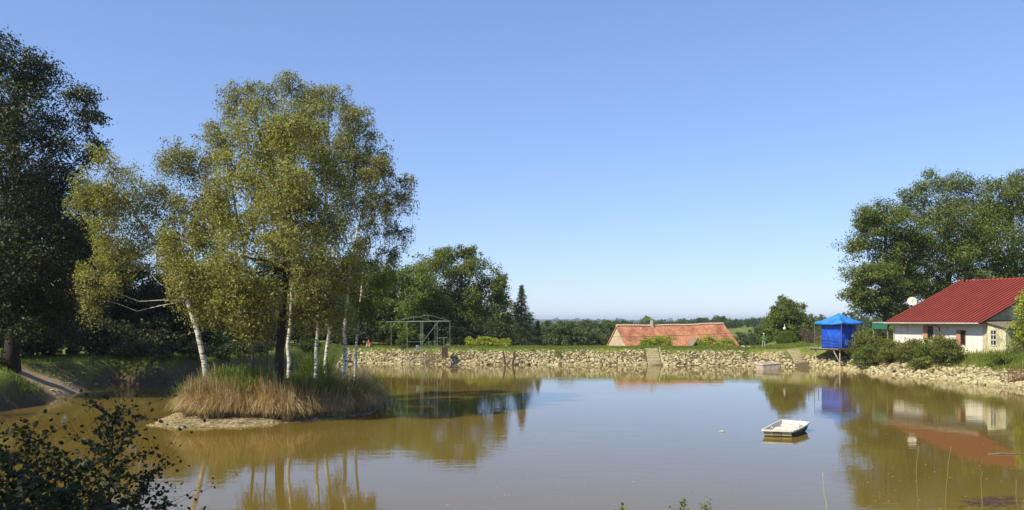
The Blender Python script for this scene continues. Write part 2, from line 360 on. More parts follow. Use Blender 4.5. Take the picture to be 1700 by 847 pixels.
def lobes_px(spec, d, jit=1.5):
    out = []
    for s in spec:
        px, py, rp = s[:3]; dd = d+(s[3] if len(s) > 3 else random.uniform(-jit, jit)); r = rp*dd/FPX
        out.append((W(px, py, dd), np.array([r, r*.95, r*.88])))
    return out
def auto_lobes(base, h, rad, zb, n=10):
    """lobes filling an ovoid crown between heights zb and h"""
    out = []; zc = (h+zb)/2; hz = (h-zb)/2
    for k in range(n):
        a = k*2.4+rng.uniform(-.4, .4); q = ((k+.5)/n)*2-1; rr = math.sqrt(max(0, 1-q*q*.8))*rng.uniform(.45, .68)
        r = rad*rng.uniform(.38, .52)
        out.append((np.array([base[0]+math.cos(a)*rad*rr, base[1]+math.sin(a)*rad*rr, base[2]+zc+q*hz*.72]), np.array([r, r, r*.85])))
    out.append((np.array([base[0], base[1], base[2]+zc]), np.array([rad*.6, rad*.6, hz*.6]))); return out
def auto_tree(name, label, px, d, top, radpx, n_leaf, leaf, lm, bm=BARK, group=None, low=.12, r0=.3, nl=11, z=None, X=None, **kw):
    x = (px-850)/FPX*d if X is None else X; zz = gz(x, d) if z is None else z; h = EYE-(top-HY)*d/FPX-zz; rad = radpx*d/FPX
    b = np.array([x, d, zz-.1]); lean = rng.uniform(-.4, .4)
    return tree(name, label, [b, b+[lean*.3, 0, h*.4], b+[lean, 0, h*.88]], r0, auto_lobes(b, h, rad, h*low, nl), int(n_leaf*1.5), leaf*1.1, lm, bm, group, **dict(dict(puff_r=.42, shell=.4), **kw))
def bush(name, label, x, y, r, h, n_leaf, leaf, lm, group=None, cat='shrub', nl=6, z=None, stems=7, **kw):
    z = gz(x, y) if z is None else z; b = np.array([x, y, z-.05]); root = empty(name, b, label, cat, group)
    lobes = []
    for k in range(nl):
        a = k*2.4; q = rng.uniform(.25, .62); rr = rng.uniform(.15, .55)*r
        lobes.append((b+np.array([math.cos(a)*rr, math.sin(a)*rr, h*q]), np.array([r*.5, r*.5, h*.4])*rng.uniform(.8, 1.1)))
    t = MB(); c = MB()
    for k in range(stems):
        a = rng.uniform(0, 6.28); e = b+np.array([math.cos(a)*r*.5, math.sin(a)*r*.5, h*rng.uniform(.5, .8)])
        t.tube([b+np.array([math.cos(a), math.sin(a), 0])*.08*r, (b+e)/2+rng.normal(size=3)*.08, e], [.035, .022, .01], 5, False)
    crown_mesh(c, t, lobes, n_leaf, leaf, twig=.008, **kw)
    t.build('stems', BARKM, root, True, b); c.build('foliage', lm, root, False, b); return root

# birches on the island
def izf(x, y): return float(iz(np.array([x]), np.array([y]))[0])
def isle_tree(name, label, pxs, d, r0, spec, n, leaf, lm, bm, **kw):
    pts = [W(px, py, d+k*.15) for k, (px, py) in enumerate(pxs)]; b = pts[0].copy(); b[2] = izf(b[0], d)-.1
    kw.setdefault('droop', 1.1); kw.setdefault('puff_r', .38); kw.setdefault('lowest', .5); n = int(n*1.45); leaf *= .88; kw['puffs'] = int(kw['puffs']*1.25)
    return tree(name, label, [b]+pts, r0, lobes_px(spec, d), n, leaf, lm, bm, cat='birch tree' if bm is BIRCH else 'tree', **kw)
isle_tree('birch_tree', 'large leafy birch with a dark rough trunk in the middle of the island',
  [(461, 650), (466, 560), (470, 480), (478, 400), (482, 300), (478, 190)], 43.6, .27,
  [(430,215,52),(500,205,50),(395,290,55),(455,300,66),(530,300,55),(355,385,50),(420,390,64),(500,400,60),(325,460,42,-1.5),(385,480,52,-1.5),(450,490,45,-2),
   (560,380,42),(575,450,40),(300,480,30,-1),(345,330,44),(300,400,40),(360,500,34,-1),(430,540,28,1),(530,500,36),(500,350,50),(475,300,46,-3),(470,400,46,-3.2),(480,220,36,-2.4),(410,520,34,-2),(340,500,34,0),(505,520,32,-1),(550,500,36,-1),(380,440,44,-3),(520,450,40,-2.5)], 80000, .135, L_BIRCH, BARK, puffs=17)
isle_tree('birch_tree', 'white birch leaning out to the left at the island\'s left end',
  [(346, 612), (322, 520), (290, 450), (258, 400), (228, 366), (205, 320)], 47.0, .17,
  [(185,280,46),(160,330,42),(215,340,45),(250,400,46),(165,455,36,-1),(155,495,26,-1),(205,430,36),(290,420,38),(180,390,36)], 22000, .125, L_BIRCH, BIRCH, puffs=14)
isle_tree('birch_tree', 'thin grey-stemmed birch just left of the dark trunk, crown high on the left',
  [(418, 600), (419, 520), (410, 430), (385, 320), (370, 220)], 49.5, .11,
  [(395,165,34),(372,225,40),(330,270,40),(290,265,34),(280,330,38),(320,350,40),(410,150,24)], 19000, .125, L_BIRCH2, BARKM, puffs=13)
isle_tree('birch_tree', 'slim pale birch stem directly left of the dark trunk',
  [(441, 600), (440, 520), (438, 430), (440, 320), (440, 200)], 50.5, .07,
  [(440,160,30),(455,230,36),(430,330,40)], 9000, .12, L_BIRCH2, BARKM, puffs=11)
isle_tree('birch_tree', 'white birch stem directly right of the dark trunk',
  [(478, 600), (482, 530), (486, 450), (490, 320), (488, 160)], 48.5, .13,
  [(485,150,34),(520,175,36),(480,230,40),(540,240,40),(510,440,36),(500,500,34,2),(470,500,36,3)], 18000, .12, L_BIRCH2, BIRCH, puffs=12)
isle_tree('birch_tree', 'white birch, left one of the close pair right of the dark trunk',
  [(524, 600), (528, 540), (533, 450), (540, 320), (548, 170)], 48.0, .12,
  [(550,165,34),(580,200,34),(560,270,44),(600,290,36)], 13000, .12, L_BIRCH2, BIRCH, puffs=12)
isle_tree('birch_tree', 'white birch, right one of the close pair right of the dark trunk',
  [(541, 600), (545, 540), (549, 480), (562, 350), (590, 230)], 49.2, .12,
  [(600,225,32),(615,270,34),(590,340,40),(540,470,38),(560,520,30,1),(575,490,36,2)], 15000, .12, L_BIRCH2, BIRCH, puffs=12)
isle_tree('birch_tree', 'tall white birch at the right end of the island with airy drooping twigs',
  [(571, 605), (574, 540), (577, 470), (590, 380), (622, 280)], 47.5, .13,
  [(630,285,34),(655,325,30),(625,350,34),(660,385,24),(610,400,34),(672,300,16),(645,420,22)], 10500, .12, L_BIRCH2, BIRCH, puffs=13, puff_r=.28)
isle_tree('birch_tree', 'short darker birch at the right edge of the island behind the tall white one',
  [(590, 605), (592, 550), (600, 480), (605, 430)], 50.0, .10,
  [(600,440,34),(625,470,30),(580,490,32),(610,510,24)], 9000, .12, L_OAK, BIRCH, puffs=11, droop=.6)

# dark oaks on the left bank
def big_tree(name, label, px, d, base_py, spec, n, leaf, lm, bm, r0, top_py, cat='tree', group=None, bz=None, lean=0, **kw):
    n = int(n*2.0); kw['puffs'] = int(kw.get('puffs', 14)*1.35); kw['puff_r'] = .42; kw.setdefault('shell', .4)
    x = (px-850)/FPX*d; z = gz(x, d) if bz is None else bz; b = np.array([x, d, z-.1]); tp = W(px+lean, top_py, d)
    return tree(name, label, [b, b*.6+tp*.4+[.2, 0, 0], tp], r0, lobes_px(spec, d, 2.5), n, leaf, lm, bm, group, cat, **kw)
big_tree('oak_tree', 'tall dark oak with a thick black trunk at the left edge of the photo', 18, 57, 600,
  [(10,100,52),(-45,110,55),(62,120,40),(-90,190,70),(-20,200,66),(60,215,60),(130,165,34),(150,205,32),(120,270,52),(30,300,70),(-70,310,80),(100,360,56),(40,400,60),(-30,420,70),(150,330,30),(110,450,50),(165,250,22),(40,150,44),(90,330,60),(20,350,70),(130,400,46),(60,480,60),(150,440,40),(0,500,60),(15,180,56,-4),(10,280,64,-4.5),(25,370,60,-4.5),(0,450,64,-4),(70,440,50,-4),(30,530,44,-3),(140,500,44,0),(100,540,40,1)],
  66000, .17, L_SHADED, BARK, .48, 130, lean=10, puffs=18, puff_r=.3)
auto_tree('oak_tree', 'dark leafy tree behind the big oak, reaching into the gap above the mud spit', 120, 76, 330, 85, 22000, .2, L_SHADED, nl=13, low=.05, r0=.35)
auto_tree('oak_tree', 'dark tree behind the leaning birch crown', 205, 80, 400, 75, 19000, .2, L_SHADED, nl=12, low=.04)
auto_tree('oak_tree', 'dark tree at the back left bank between the leaning birch and its crown', 285, 84, 425, 70, 17000, .2, L_SHADED, nl=12, low=.04)
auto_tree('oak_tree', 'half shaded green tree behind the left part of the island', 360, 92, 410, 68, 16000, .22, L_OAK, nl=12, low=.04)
auto_tree('oak_tree', 'dark tree straight behind the dark birch trunk', 440, 108, 420, 72, 16000, .24, L_SHADED, nl=12, low=.04)
auto_tree('oak_tree', 'dark tree behind the pair of white birch stems', 520, 112, 415, 70, 16000, .24, L_SHADED, nl=12, low=.04)
auto_tree('oak_tree', 'dark tree behind the right end of the island', 598, 114, 425, 66, 16000, .24, L_SHADED, nl=12, low=.04)
auto_tree('oak_tree', 'dark tree at the left edge of the photo below the big oak', -20, 70, 400, 90, 18000, .2, L_SHADED, nl=12, low=.03)
big_tree('oak_tree', 'fresh green tree hanging over the left half of the pipe fishing frame', 668, 112, 570,
  [(660,460,34),(700,470,36),(640,500,30),(680,520,34),(720,500,28),(650,540,26),(620,470,26),(700,545,22)], 20000, .24, L_GREEN, BARK, .25, 450, bz=1.9, puffs=14)
big_tree('oak_tree', 'broad round tree right of centre-left, tallest behind the pipe fishing frame', 765, 118, 570,
  [(755,440,32),(715,450,30),(790,450,30),(820,470,28),(740,485,38),(790,500,38),(828,500,22),(720,520,34),(770,540,34),(815,545,26),(740,425,20),(775,420,18),(690,500,22),(830,475,16)],
  30000, .24, L_OAK, BARK, .42, 440, bz=1.9, puffs=16, puff_r=.32)
# undergrowth along the back left bank
for k, (px, d, r, h, lm) in enumerate([(40,67,4,4.5,L_SHADED),(110,70,4,4,L_SHADED),(175,72,4,4,L_SHADED),(240,76,4,3.6,L_SHADED),(300,82,4,3.6,L_SHADED),(345,86,3.5,4.2,L_GREEN),
      (390,92,4,4.5,L_GREEN),(450,104,4.5,4,L_SHADED),(510,107,4.5,4,L_SHADED),(570,109,4.5,4,L_SHADED),(625,110,4,3.5,L_SHADED),(735,113,5,4,L_SHADED),(815,114,4.5,4,L_SHADED)]):
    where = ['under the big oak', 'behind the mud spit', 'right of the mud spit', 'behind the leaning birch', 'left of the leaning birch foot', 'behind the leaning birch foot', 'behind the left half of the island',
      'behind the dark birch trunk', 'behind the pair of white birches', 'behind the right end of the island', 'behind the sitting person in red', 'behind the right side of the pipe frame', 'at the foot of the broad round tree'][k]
    bush('thicket_shrub', ('dark' if lm is L_SHADED else 'bright green')+' undergrowth shrub '+where, (px-850)/FPX*d, d, r, h, 5200, .24, lm, 'undergrowth along the back left bank', nl=7, z=1.9)
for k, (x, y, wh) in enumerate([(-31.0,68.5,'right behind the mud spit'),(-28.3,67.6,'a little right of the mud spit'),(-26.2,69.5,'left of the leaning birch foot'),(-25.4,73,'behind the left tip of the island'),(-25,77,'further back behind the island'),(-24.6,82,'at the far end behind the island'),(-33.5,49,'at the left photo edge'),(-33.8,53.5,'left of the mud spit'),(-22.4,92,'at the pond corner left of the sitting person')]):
    bush('added_fringe_shrub', 'low dark shrub added to darken the bank '+wh, x, y, 1.9, 1.5, 2600, .15, L_SHADED, 'low shrubs added to darken the left bank edge', nl=6)  # added shrubs, their dark mass stands in for shade on the bank face
# small shrubs near the frame and along the dam
for px, d, r, h, lm, lab in [(672,103,1.5,2.6,L_GREEN,'light green bush growing under the left side of the pipe frame'),(690,104,1.3,2.2,L_GREEN,'small green bush inside the pipe frame'),
      (795,107,2.4,1.5,L_YEL,'low yellow-green bush on the dam right of the pipe frame'),(828,108,2,1.2,L_YEL,'low light bush on the dam left of the spruce')]:
    bush('dam_bush', lab, (px-850)/FPX*d, d, r, h, 3200, .17, lm, z=gz((px-850)/FPX*d, d))
def conifer(name, label, px, d, top, wpx, n=9000, z=None):
    x = (px-850)/FPX*d; z = gz(x, d) if z is None else z; h = EYE-(top-HY)*d/FPX-z; r = wpx*d/FPX; b = np.array([x, d, z-.1])
    root = empty(name, b, label, 'conifer tree'); t = MB(); t.tube(polyfine([b, b+[0, 0, h]], 6), np.linspace(.18, .02, 6), 7); c = MB()
    nb = 90
    for k in range(nb):
        q = (k/nb)**.9; a = k*2.4; L = r*(1-q)*rng.uniform(.75, 1.2)+.12; s = b+np.array([0, 0, h*(.06+.93*q)])
        e = s+np.array([math.cos(a)*L, math.sin(a)*L, -.18*L+.1*L*q]); t.tube([s, e], [.03, .008], 4, False)
        m = int(n/nb*(.35+L/r)); f = rng.uniform(.1, 1, m)**.8; o = s+(e-s)*f[:, None]+rng.normal(size=(m, 3))*np.array([.22, .22, .12])*(.4+L*.35)
        o[:, 2] -= .12*f; c.leaves(o, .16, .2, .35)
    t.build('trunk', BARK, root, True, b); c.build('crown', L_CONI, root, False, b)
conifer('spruce_tree', 'dark pointed spruce right of the broad round tree', 866, 119, 470, 38, 30000)
conifer('spruce_tree', 'small dark conifer at the right foot of the spruce', 893, 121, 530, 17, 9000)

# the right hand oaks
big_tree('oak_tree', 'left oak of the group behind the red-roofed house, lower rounded crown', 1470, 108, 570,
  [(1450,370,34),(1490,365,36),(1430,410,32),(1480,415,40),(1425,455,30),(1470,460,36),(1515,400,34),(1418,492,22),(1455,505,26),(1510,465,34),(1440,375,22),(1440,500,24),(1485,505,28),(1475,470,36)], 34000, .22, L_OAK, BARK, .45, 380, bz=2.2, puffs=18)
big_tree('oak_tree', 'middle oak of the group behind the red-roofed house, tallest crown', 1572, 112, 570,
  [(1545,312,30),(1585,315,34),(1525,350,34),(1575,360,42),(1620,330,34),(1540,400,38),(1590,410,40),(1630,380,36),(1555,455,30),(1510,330,22),(1600,465,26),(1560,490,30),(1530,490,30),(1600,435,34),(1520,410,36),(1615,400,38),(1640,350,30),(1500,440,36),(1575,365,40,-4),(1580,430,36,-4)], 38000, .22, L_OAK, BARK, .5, 330, bz=2.2, puffs=18)
big_tree('oak_tree', 'right oak of the group behind the red-roofed house, cut by the photo edge', 1680, 110, 570,
  [(1660,315,32),(1695,320,36),(1730,330,40),(1650,365,32),(1700,380,42),(1755,390,44),(1640,430,26),(1690,440,36),(1740,450,40),(1665,450,22),(1690,295,16),(1650,460,28),(1720,470,34),(1625,465,24),(1655,400,40),(1675,350,34),(1715,420,40)], 34000, .22, L_OAK, BARK, .5, 330, bz=2.2, puffs=18)
auto_tree('young_tree', 'slim young tree with a thin stem left of the oak group', 1429, 112, 455, 20, 3200, .2, L_OAK, r0=.09, low=.55, nl=6, z=2.0)
for px, d, r, h, n, lab in [(1545,99,3.4,5.2,6000,'shrub behind the house roof, under the middle oak'),(1500,101,3,4,5000,'shrub between the satellite dish and the left oak')]:
    bush('garden_shrub', lab, (px-850)/FPX*d, d, r, h, n, .2, L_GREEN, z=2.1)
# trees between the barn and the tent
big_tree('tree', 'bushy pointed tree left of the blue tent', 1303, 118, 575,
  [(1303,505,12),(1312,520,16),(1290,528,18),(1325,528,16),(1282,550,18),(1308,552,22),(1335,545,15),(1275,568,14),(1330,568,18),(1298,495,6),(1332,508,7),(1303,530,18),(1300,565,20),(1318,565,18),(1290,515,10),(1342,560,12),(1278,545,15),(1295,540,24),(1322,540,22),(1310,512,14),(1268,560,12)], 26000, .2, L_OAK, BARK, .2, 505, bz=-1.2, puffs=14)
cbx = (1306-850)/FPX*107; cb = empty('clipped_bush', (cbx, 107, 1.5), 'round clipped bright green bush on the dam', 'shrub'); m = MB(); t = MB(); n = 16000
dv = rng.normal(size=(n, 3)); dv /= np.linalg.norm(dv, axis=1)[:, None]; rad_ = rng.uniform(.8, 1.02, (n, 1))*(1+.04*np.sin(dv[:, :1]*9)+.04*np.sin(dv[:, 2:]*8+1)); m.leaves(dv*rad_*np.array([1.38, 1.3, 1.2])+[0, 0, 1.1], .10, .5)
for k in range(6): t.tube([(0, 0, 0), (math.cos(k)*.4, math.sin(k)*.4, .6), (math.cos(k)*.8, math.sin(k)*.8, 1.3)], [.04, .03, .01], 5)
t.build('stems', BARKM, cb); m.build('foliage', L_GREEN, cb)
bush('bare_shrub', 'brownish half-dead shrub between the round bush and the blue tent', (1343-850)/FPX*106, 106, 1.9, 3.4, 1500, .13, L_BARE, stems=26, nl=5, z=1.6)
for px, d, r, h, lab in [(1092,112,2.9,1.7,'bright green bush in front of the left half of the tiled barn roof'),(1192,112,2.6,1.5,'bright green bush in front of the right end of the tiled barn roof'),(1070,111,1.5,1.2,'small bright bush left of the larger one at the barn roof')]:
    bush('dam_bush', lab, (px-850)/FPX*d, d, r, h+1.1, 6500, .17, L_YEL, z=.7)

# woods in the valley: a row of separate trees, copied
def dup(root, loc, rz, s, label):
    r = root.copy(); COL.objects.link(r); r.location = loc; r.rotation_euler = (0, 0, rz); r.scale = (s, s, s*random.uniform(.85, 1.1)); r['label'] = label
    for ch in root.children:
        c = ch.copy(); COL.objects.link(c); c.parent = r
    return r
GW = 'trees of the valley woods behind the dam'
protos = []
for k in range(3):
    b = np.array([30.+k*14, 150, gz(30.+k*14, 150)]); h = 9.5
    protos.append(tree('valley_tree', 'round green tree in the valley wood behind the dam', [b, b+[0, 0, 4], b+[.2, 0, 8]], .25, auto_lobes(b, h, 4.2, .6, 10), 9000, .34, L_FAR, BARK, GW, puffs=10, twig=0))
spots = []
for px in range(885, 1030, 15): spots.append((px, random.uniform(140, 168), random.uniform(527, 537), 'in the hedge wood left of the tiled barn'))
for px in range(880, 1060, 12): spots.append((px+5, random.uniform(200, 280), random.uniform(531, 536), 'in the wood further back left of the tiled barn'))
for px in range(1010, 1200, 13): spots.append((px, random.uniform(330, 420), random.uniform(531, 536), 'in the distant wood above the tiled barn roof'))
for px in range(1120, 1300, 10): spots.append((px, random.uniform(400, 470), random.uniform(523, 529)+(0 if px > 1150 else 4), 'on the distant wooded hill right of the barn'))
for px in range(1205, 1290, 12): spots.append((px, random.uniform(175, 215), random.uniform(551, 558) if px < 1265 else 535, 'in the hedge between the barn and the pointed tree'))
for px in range(1290, 1480, 14): spots.append((px, random.uniform(230, 330), random.uniform(517, 523), 'on the wooded hill behind the blue tent'))
for px in range(-40, 860, 34): spots.append((px, random.uniform(135, 160), random.uniform(480, 500), 'deep in the dark wood behind the left bank'))
for px in range(1490, 1760, 30): spots.append((px, random.uniform(135, 160), random.uniform(500, 512), 'in the wood behind the red-roofed house'))
for k, (px, d, top, wh) in enumerate(spots):
    x = (px-850)/FPX*d; z = gz(x, d); h = EYE-(top-HY)*d/FPX-z; s = max(h, 4)/9.6
    if k < 3:
        protos[k].location = (x, d, z-.2); protos[k].scale = (s, s, s); protos[k]['label'] = 'round green tree '+wh
    else: dup(protos[k % 3], (x, d, z-.2), random.uniform(0, 6), s*random.uniform(.95, 1.05), 'round green tree '+wh)
# far woodland beyond, nobody could count it
mb = MB(); n = 5200
fx = rng.uniform(-1, 1, n); fy = 520*np.exp(rng.uniform(0, 1, n)*2.2); fx = fx*fy*.72
keep = (np.sin(fx*.006+fy*.004)+np.sin(fy*.009+2)+.7*np.sin(fx*.017)) > -.35; fx = fx[keep]; fy = fy[keep]; fz = ground(fx, fy)
for x, y, z in zip(fx, fy, fz):
    r = rng.uniform(4, 7)*(1+y/2500); m = 22; o = rng.normal(size=(m, 3)); o /= np.linalg.norm(o, axis=1)[:, None]
    mb.leaves(np.array([x, y, z+r*.75])+o*r*np.array([1, 1, .8])*.75, r*.85, .5, .9)
tag(mb.build('far_woodland', L_FAR), 'hazy far-off woodland reaching to the horizon', 'woodland', kind='stuff')

# shade trees standing left of and beside the camera, outside the photo
for x, y, h, r, lab in [(-13.5,1,14,5.5,'shade tree beside the viewpoint on the near left bank'),(-21,9,15,6,'shade tree on the near left bank above the alder'),(-44,34,17,7,'shade tree at the left bank nearer than the big oak'),
                        (-51,41,20,7.5,'shade tree left of the big oak'),(-52,60,20,7.5,'shade tree behind and left of the big oak'),(-40.5,61,16,5.5,'dark tree at the left photo edge between the big oak and the wood'),(-33,20,15,6,'shade tree in the near left corner of the pond')]:
    b = np.array([x, y, gz(x, y)]); tree('oak_tree', lab, [b, b+[0, 0, h*.4], b+[.3, 0, h*.9]], .32, auto_lobes(b, h, r, h*.22, 12), 15000, .24, L_SHADED, BARK)

# ------------------------------------------------------------------ stones of the banks
def ico(sub=1):
    bm = bmesh.new(); bmesh.ops.create_icosphere(bm, subdivisions=sub, radius=1); v = np.array([x.co[:] for x in bm.verts]); f = [[a.index for a in q.verts] for q in bm.faces]; bm.free(); return v, f
iv, ifc = ico(2)
def rock_verts():
    v = iv.copy(); n = unit(rng.normal(size=3))
    for _ in range(7):                       # chop flats into the ball, as broken stone has
        n = unit(rng.normal(size=3)); t = rng.uniform(.45, .8); dd = v@n; v = v-np.outer(np.maximum(dd-t, 0), n)
    v += rng.normal(size=v.shape)*.025; return v*np.array([1, rng.uniform(.65, .9), rng.uniform(.5, .75)])
RV = [rock_verts() for _ in range(10)]
rock_meshes = []
for v in RV:
    me = bpy.data.meshes.new('stone'); me.from_pydata(v.tolist(), [], ifc); me.materials.append(STONE); me.update(); rock_meshes.append(me)
path = POND[:13]; seg = np.diff(path, axis=0); sl_ = np.hypot(seg[:, 0], seg[:, 1]); cum = np.concatenate([[0], np.cumsum(sl_)])
STEP_X = [(1084-850)/FPX*97.5, (1322-850)/FPX*94]
cand = []
qx = rng.uniform(-20, 44, 120000); qy = rng.uniform(60, 105, 120000); qd = signed(POND, qx, qy)+.15*wob(qx*2, qy*2)
for x_, y_, t in zip(qx, qy, qd):
    wd = 2.7 if x_ < 33 else 2.5; t = t/wd
    if t < -.12 or t > 1.03 or (x_ < -15 and y_ < 96): continue
    if rng.random() > .74: continue
    if any(abs(x_-sx) < (.92 if sx < 20 else .7) and y_ > 90 for sx in STEP_X): continue
    if -9.9 < x_ < -8.9 and 90 < y_ and rng.random() < .8: continue
    if t > .82 and rng.random() < .5: continue
    cand.append((x_, y_, rng.uniform(.08, .22)*(1.2 if t < .3 else .95)*(1.0 if rng.random() < .9 else 1.5)))
print('stones', len(cand))
zs = ground(np.array([c[0] for c in cand]), np.array([c[1] for c in cand]))
order = sorted(range(len(cand)), key=lambda i: -cand[i][2]/cand[i][1])
rest = MB()
for rank, i in enumerate(order):
    x, y, s = cand[i]; z = zs[i]+s*.18; rot = Matrix.Rotation(rng.uniform(0, 6.28), 3, 'Z')@Matrix.Rotation(rng.uniform(-.5, .5), 3, 'X')
    k = i % 10
    if rank < 290:
        o = bpy.data.objects.new('bank_stone', rock_meshes[k]); link(o); o.location = (x, y, z); o.rotation_euler = rot.to_euler(); o.scale = (s, s, s)
        wh = 'of the right bank below the house and bushes' if y < 84 else ('of the bank beside the blue tent' if x > 30 else 'of the long far bank')
        tag(o, 'pale broken rubble stone '+wh, 'stone', 'rubble stones lining the banks')
    else:
        rest.add((RV[k]*s)@np.array(rot).T+[x, y, z], None, ifc)
tag(rest.build('bank_rubble', STONE), 'smaller pale rubble stones packed along the banks', 'rubble', kind='stuff')
# some stones on the mud spit and below the left bank
for k in range(60):
    x = rng.uniform(-33.8, -28.5); y = rng.uniform(54, 66); z = gz(x, y)
    if z < .02 or z > 1.3: continue
    s = rng.uniform(.07, .26); o = bpy.data.objects.new('mud_stone', rock_meshes[k % 10]); link(o); o.location = (x, y, z+.02); o.scale = (s, s, s*.7); o.rotation_euler = (0, 0, k)
    tag(o, 'brown stone lying on the mud spit under the dark oaks', 'stone', 'stones on the mud spit')

# concrete steps down the dam
CONC = plain('worn_concrete', (.48, .41, .24), (.30, .25, .14), 4, .9, .4, 30)
for sx, yb, lab, n in [(STEP_X[0], 96.3, 'flight of concrete steps down the far bank below the tiled barn', 7), (STEP_X[1], 92.6, 'worn steps down the far bank left of the blue tent', 6)]:
    root = empty('bank_steps', (sx, yb, 0), lab, 'steps')
    for k in range(n):
        m = MB(); z = max(.08, max(gz(sx, yb+k*.5), gz(sx, yb+k*.5+.4))+.07); hwd = .72 if n == 7 else .62; m.box((-hwd+.03*k, k*.5, z-.5), (hwd+.03*k, k*.5+.53, z)); o = m.build('step', CONC, root)
        bv = o.modifiers.new('b', 'BEVEL'); bv.width = .02
    m = MB(); ze = z
    if n == 6: continue
    m.hexa([(.83,0,-.5),(1.0,0,-.5),(1.2,3.4,-.5),(1.02,3.4,-.5)], [(.83,0,.3),(1.0,0,.3),(1.2,3.4,ze+.12),(1.02,3.4,ze+.12)]); m.build('side_wall', CONC, root)
# ------------------------------------------------------------------ grass
def blades(mb, x, y, z, h, wd, lean=.35, seg=1, ldir=None):
    n = len(x); a = rng.uniform(0, 6.28, n); L = rng.uniform(0, lean, n)*h; dx = np.cos(a)*L; dy = np.sin(a)*L
    if ldir is not None: dx = ldir[:, 0]*L; dy = ldir[:, 1]*L
    b = rng.uniform(0, 6.28, n); ux = np.cos(b)*wd/2; uy = np.sin(b)*wd/2
    v = np.stack([np.stack([x-ux, y-uy, z-.03], -1), np.stack([x+ux, y+uy, z-.03], -1), np.stack([x+ux*.7+dx*.5, y+uy*.7+dy*.5, z+h*.6], -1), np.stack([x+dx-ux*.1, y+dy-uy*.1, z+h], -1)], 1).reshape(-1, 3)
    mb.add(v, np.arange(4*n).reshape(-1, 4))
mb = MB()
n = 46000; x = rng.uniform(-24, 36, n); y = rng.uniform(97, 107.5, n); s = signed(POND, x, y); k = (s > 2.2+.4*rng.normal(size=n))
x, y = x[k], y[k]; blades(mb, x, y, ground(x, y), rng.uniform(.08, .24, len(x))*(1+.5*wob(x, y)), .05)
n = 36000; x = rng.uniform(36, 50, n); y = rng.uniform(58, 90, n); s = signed(POND, x, y); k = (s > 2.3+.3*rng.normal(size=n)) & (s < 7)
x, y = x[k], y[k]; blades(mb, x, y, ground(x, y), rng.uniform(.2, .55, len(x)), .05)
n = 60000; x = rng.uniform(-48, -21, n); y = rng.uniform(50, 106, n); s = signed(POND, x, y); k = (s > .6) & (s < 9) & (np.hypot(x+31.5, y-57.5) > 2.7)
x, y = x[k], y[k]; blades(mb, x, y, ground(x, y), rng.uniform(.1, .38, len(x)), .05, .8)
for _ in range(150):
    cx_ = rng.uniform(-17, 42); cy_ = rng.uniform(62, 101); s = float(signed(POND, np.array([cx_]), np.array([cy_]))[0])
    if s < .5 or s > 2.8: continue
    m_ = 60; x = cx_+rng.normal(size=m_)*.22; y = cy_+rng.normal(size=m_)*.22; blades(mb, x, y, ground(x, y)+.1, rng.uniform(.15, .45, m_), .04, .6)
tag(mb.build('bank_grass', L_GRASS), 'short green grass on the dam and the banks', 'grass', kind='stuff')

# sedge and broom on the island
sedge = MB(); grn = MB(); tus = []
per = []; P = np.vstack([ISLE, ISLE[:1]])
for a, b in zip(P[:-1], P[1:]):
    for f in np.arange(0, 1, .45/np.linalg.norm(b-a)): per.append(a+(b-a)*f)
cen = ISLE.mean(0)
for q in per:
    inn = unit(cen-q)
    left_front = smooth(-11.0, -13.5, q[0])*(1 if q[1] < 48 else 0)
    for ring, h in ((.55+1.65*left_front, 1.15), (1.15+1.6*left_front, 1.3), (1.8+1.3*left_front, 1.15)):
        p = q+inn*(ring+rng.uniform(-.2, .2)); tus.append((p[0], p[1], h*rng.uniform(.65, 1.35), -inn, ring))
for tx, ty, h, outw, ring in tus:
    n = 210; a = rng.uniform(0, 6.28, n); rr = rng.uniform(0, .28, n); bx = tx+np.cos(a)*rr; by = ty+np.sin(a)*rr; bz = float(iz(np.array([tx]), np.array([ty]))[0])
    dirs = np.stack([np.cos(a), np.sin(a)], 1)*.7+outw*rng.uniform(.2, .9, n)[:, None]; hh = h*rng.uniform(.55, 1.05, n); rch = rng.uniform(.15, .75, n)*h*.75
    ua = rng.uniform(0, 3.14, n); wv = np.stack([np.cos(ua), np.sin(ua), ua*0], 1)*.011; pts = []
    for t in (0, .35, .65, .85, 1.0):
        r_ = rch*t**1.3*1.25; zz = bz+hh*(1.9*t-1.35*t**2.4*np.clip(rch/(h*.4), .3, 1.15)); pts.append(np.stack([bx+dirs[:, 0]*r_, by+dirs[:, 1]*r_, np.maximum(zz, .04)], 1))
    K = len(pts); vv = np.stack([np.stack([p-wv*(1-.18*j), p+wv*(1-.18*j)], 1) for j, p in enumerate(pts)], 1).reshape(n, -1, 3)
    base = np.arange(n)[:, None, None]*(2*K); j = np.arange(K-1)[None, :, None]*2
    qd = (base+j+np.array([0, 1, 3, 2])[None, None]).reshape(-1, 4)
    (sedge if rng.random() < .97 else grn).add(vv.reshape(-1, 3), qd)
tag(sedge.build('dry_sedge', L_SEDGE), 'brown drooping dry sedge fringe round the island', 'sedge', kind='stuff')
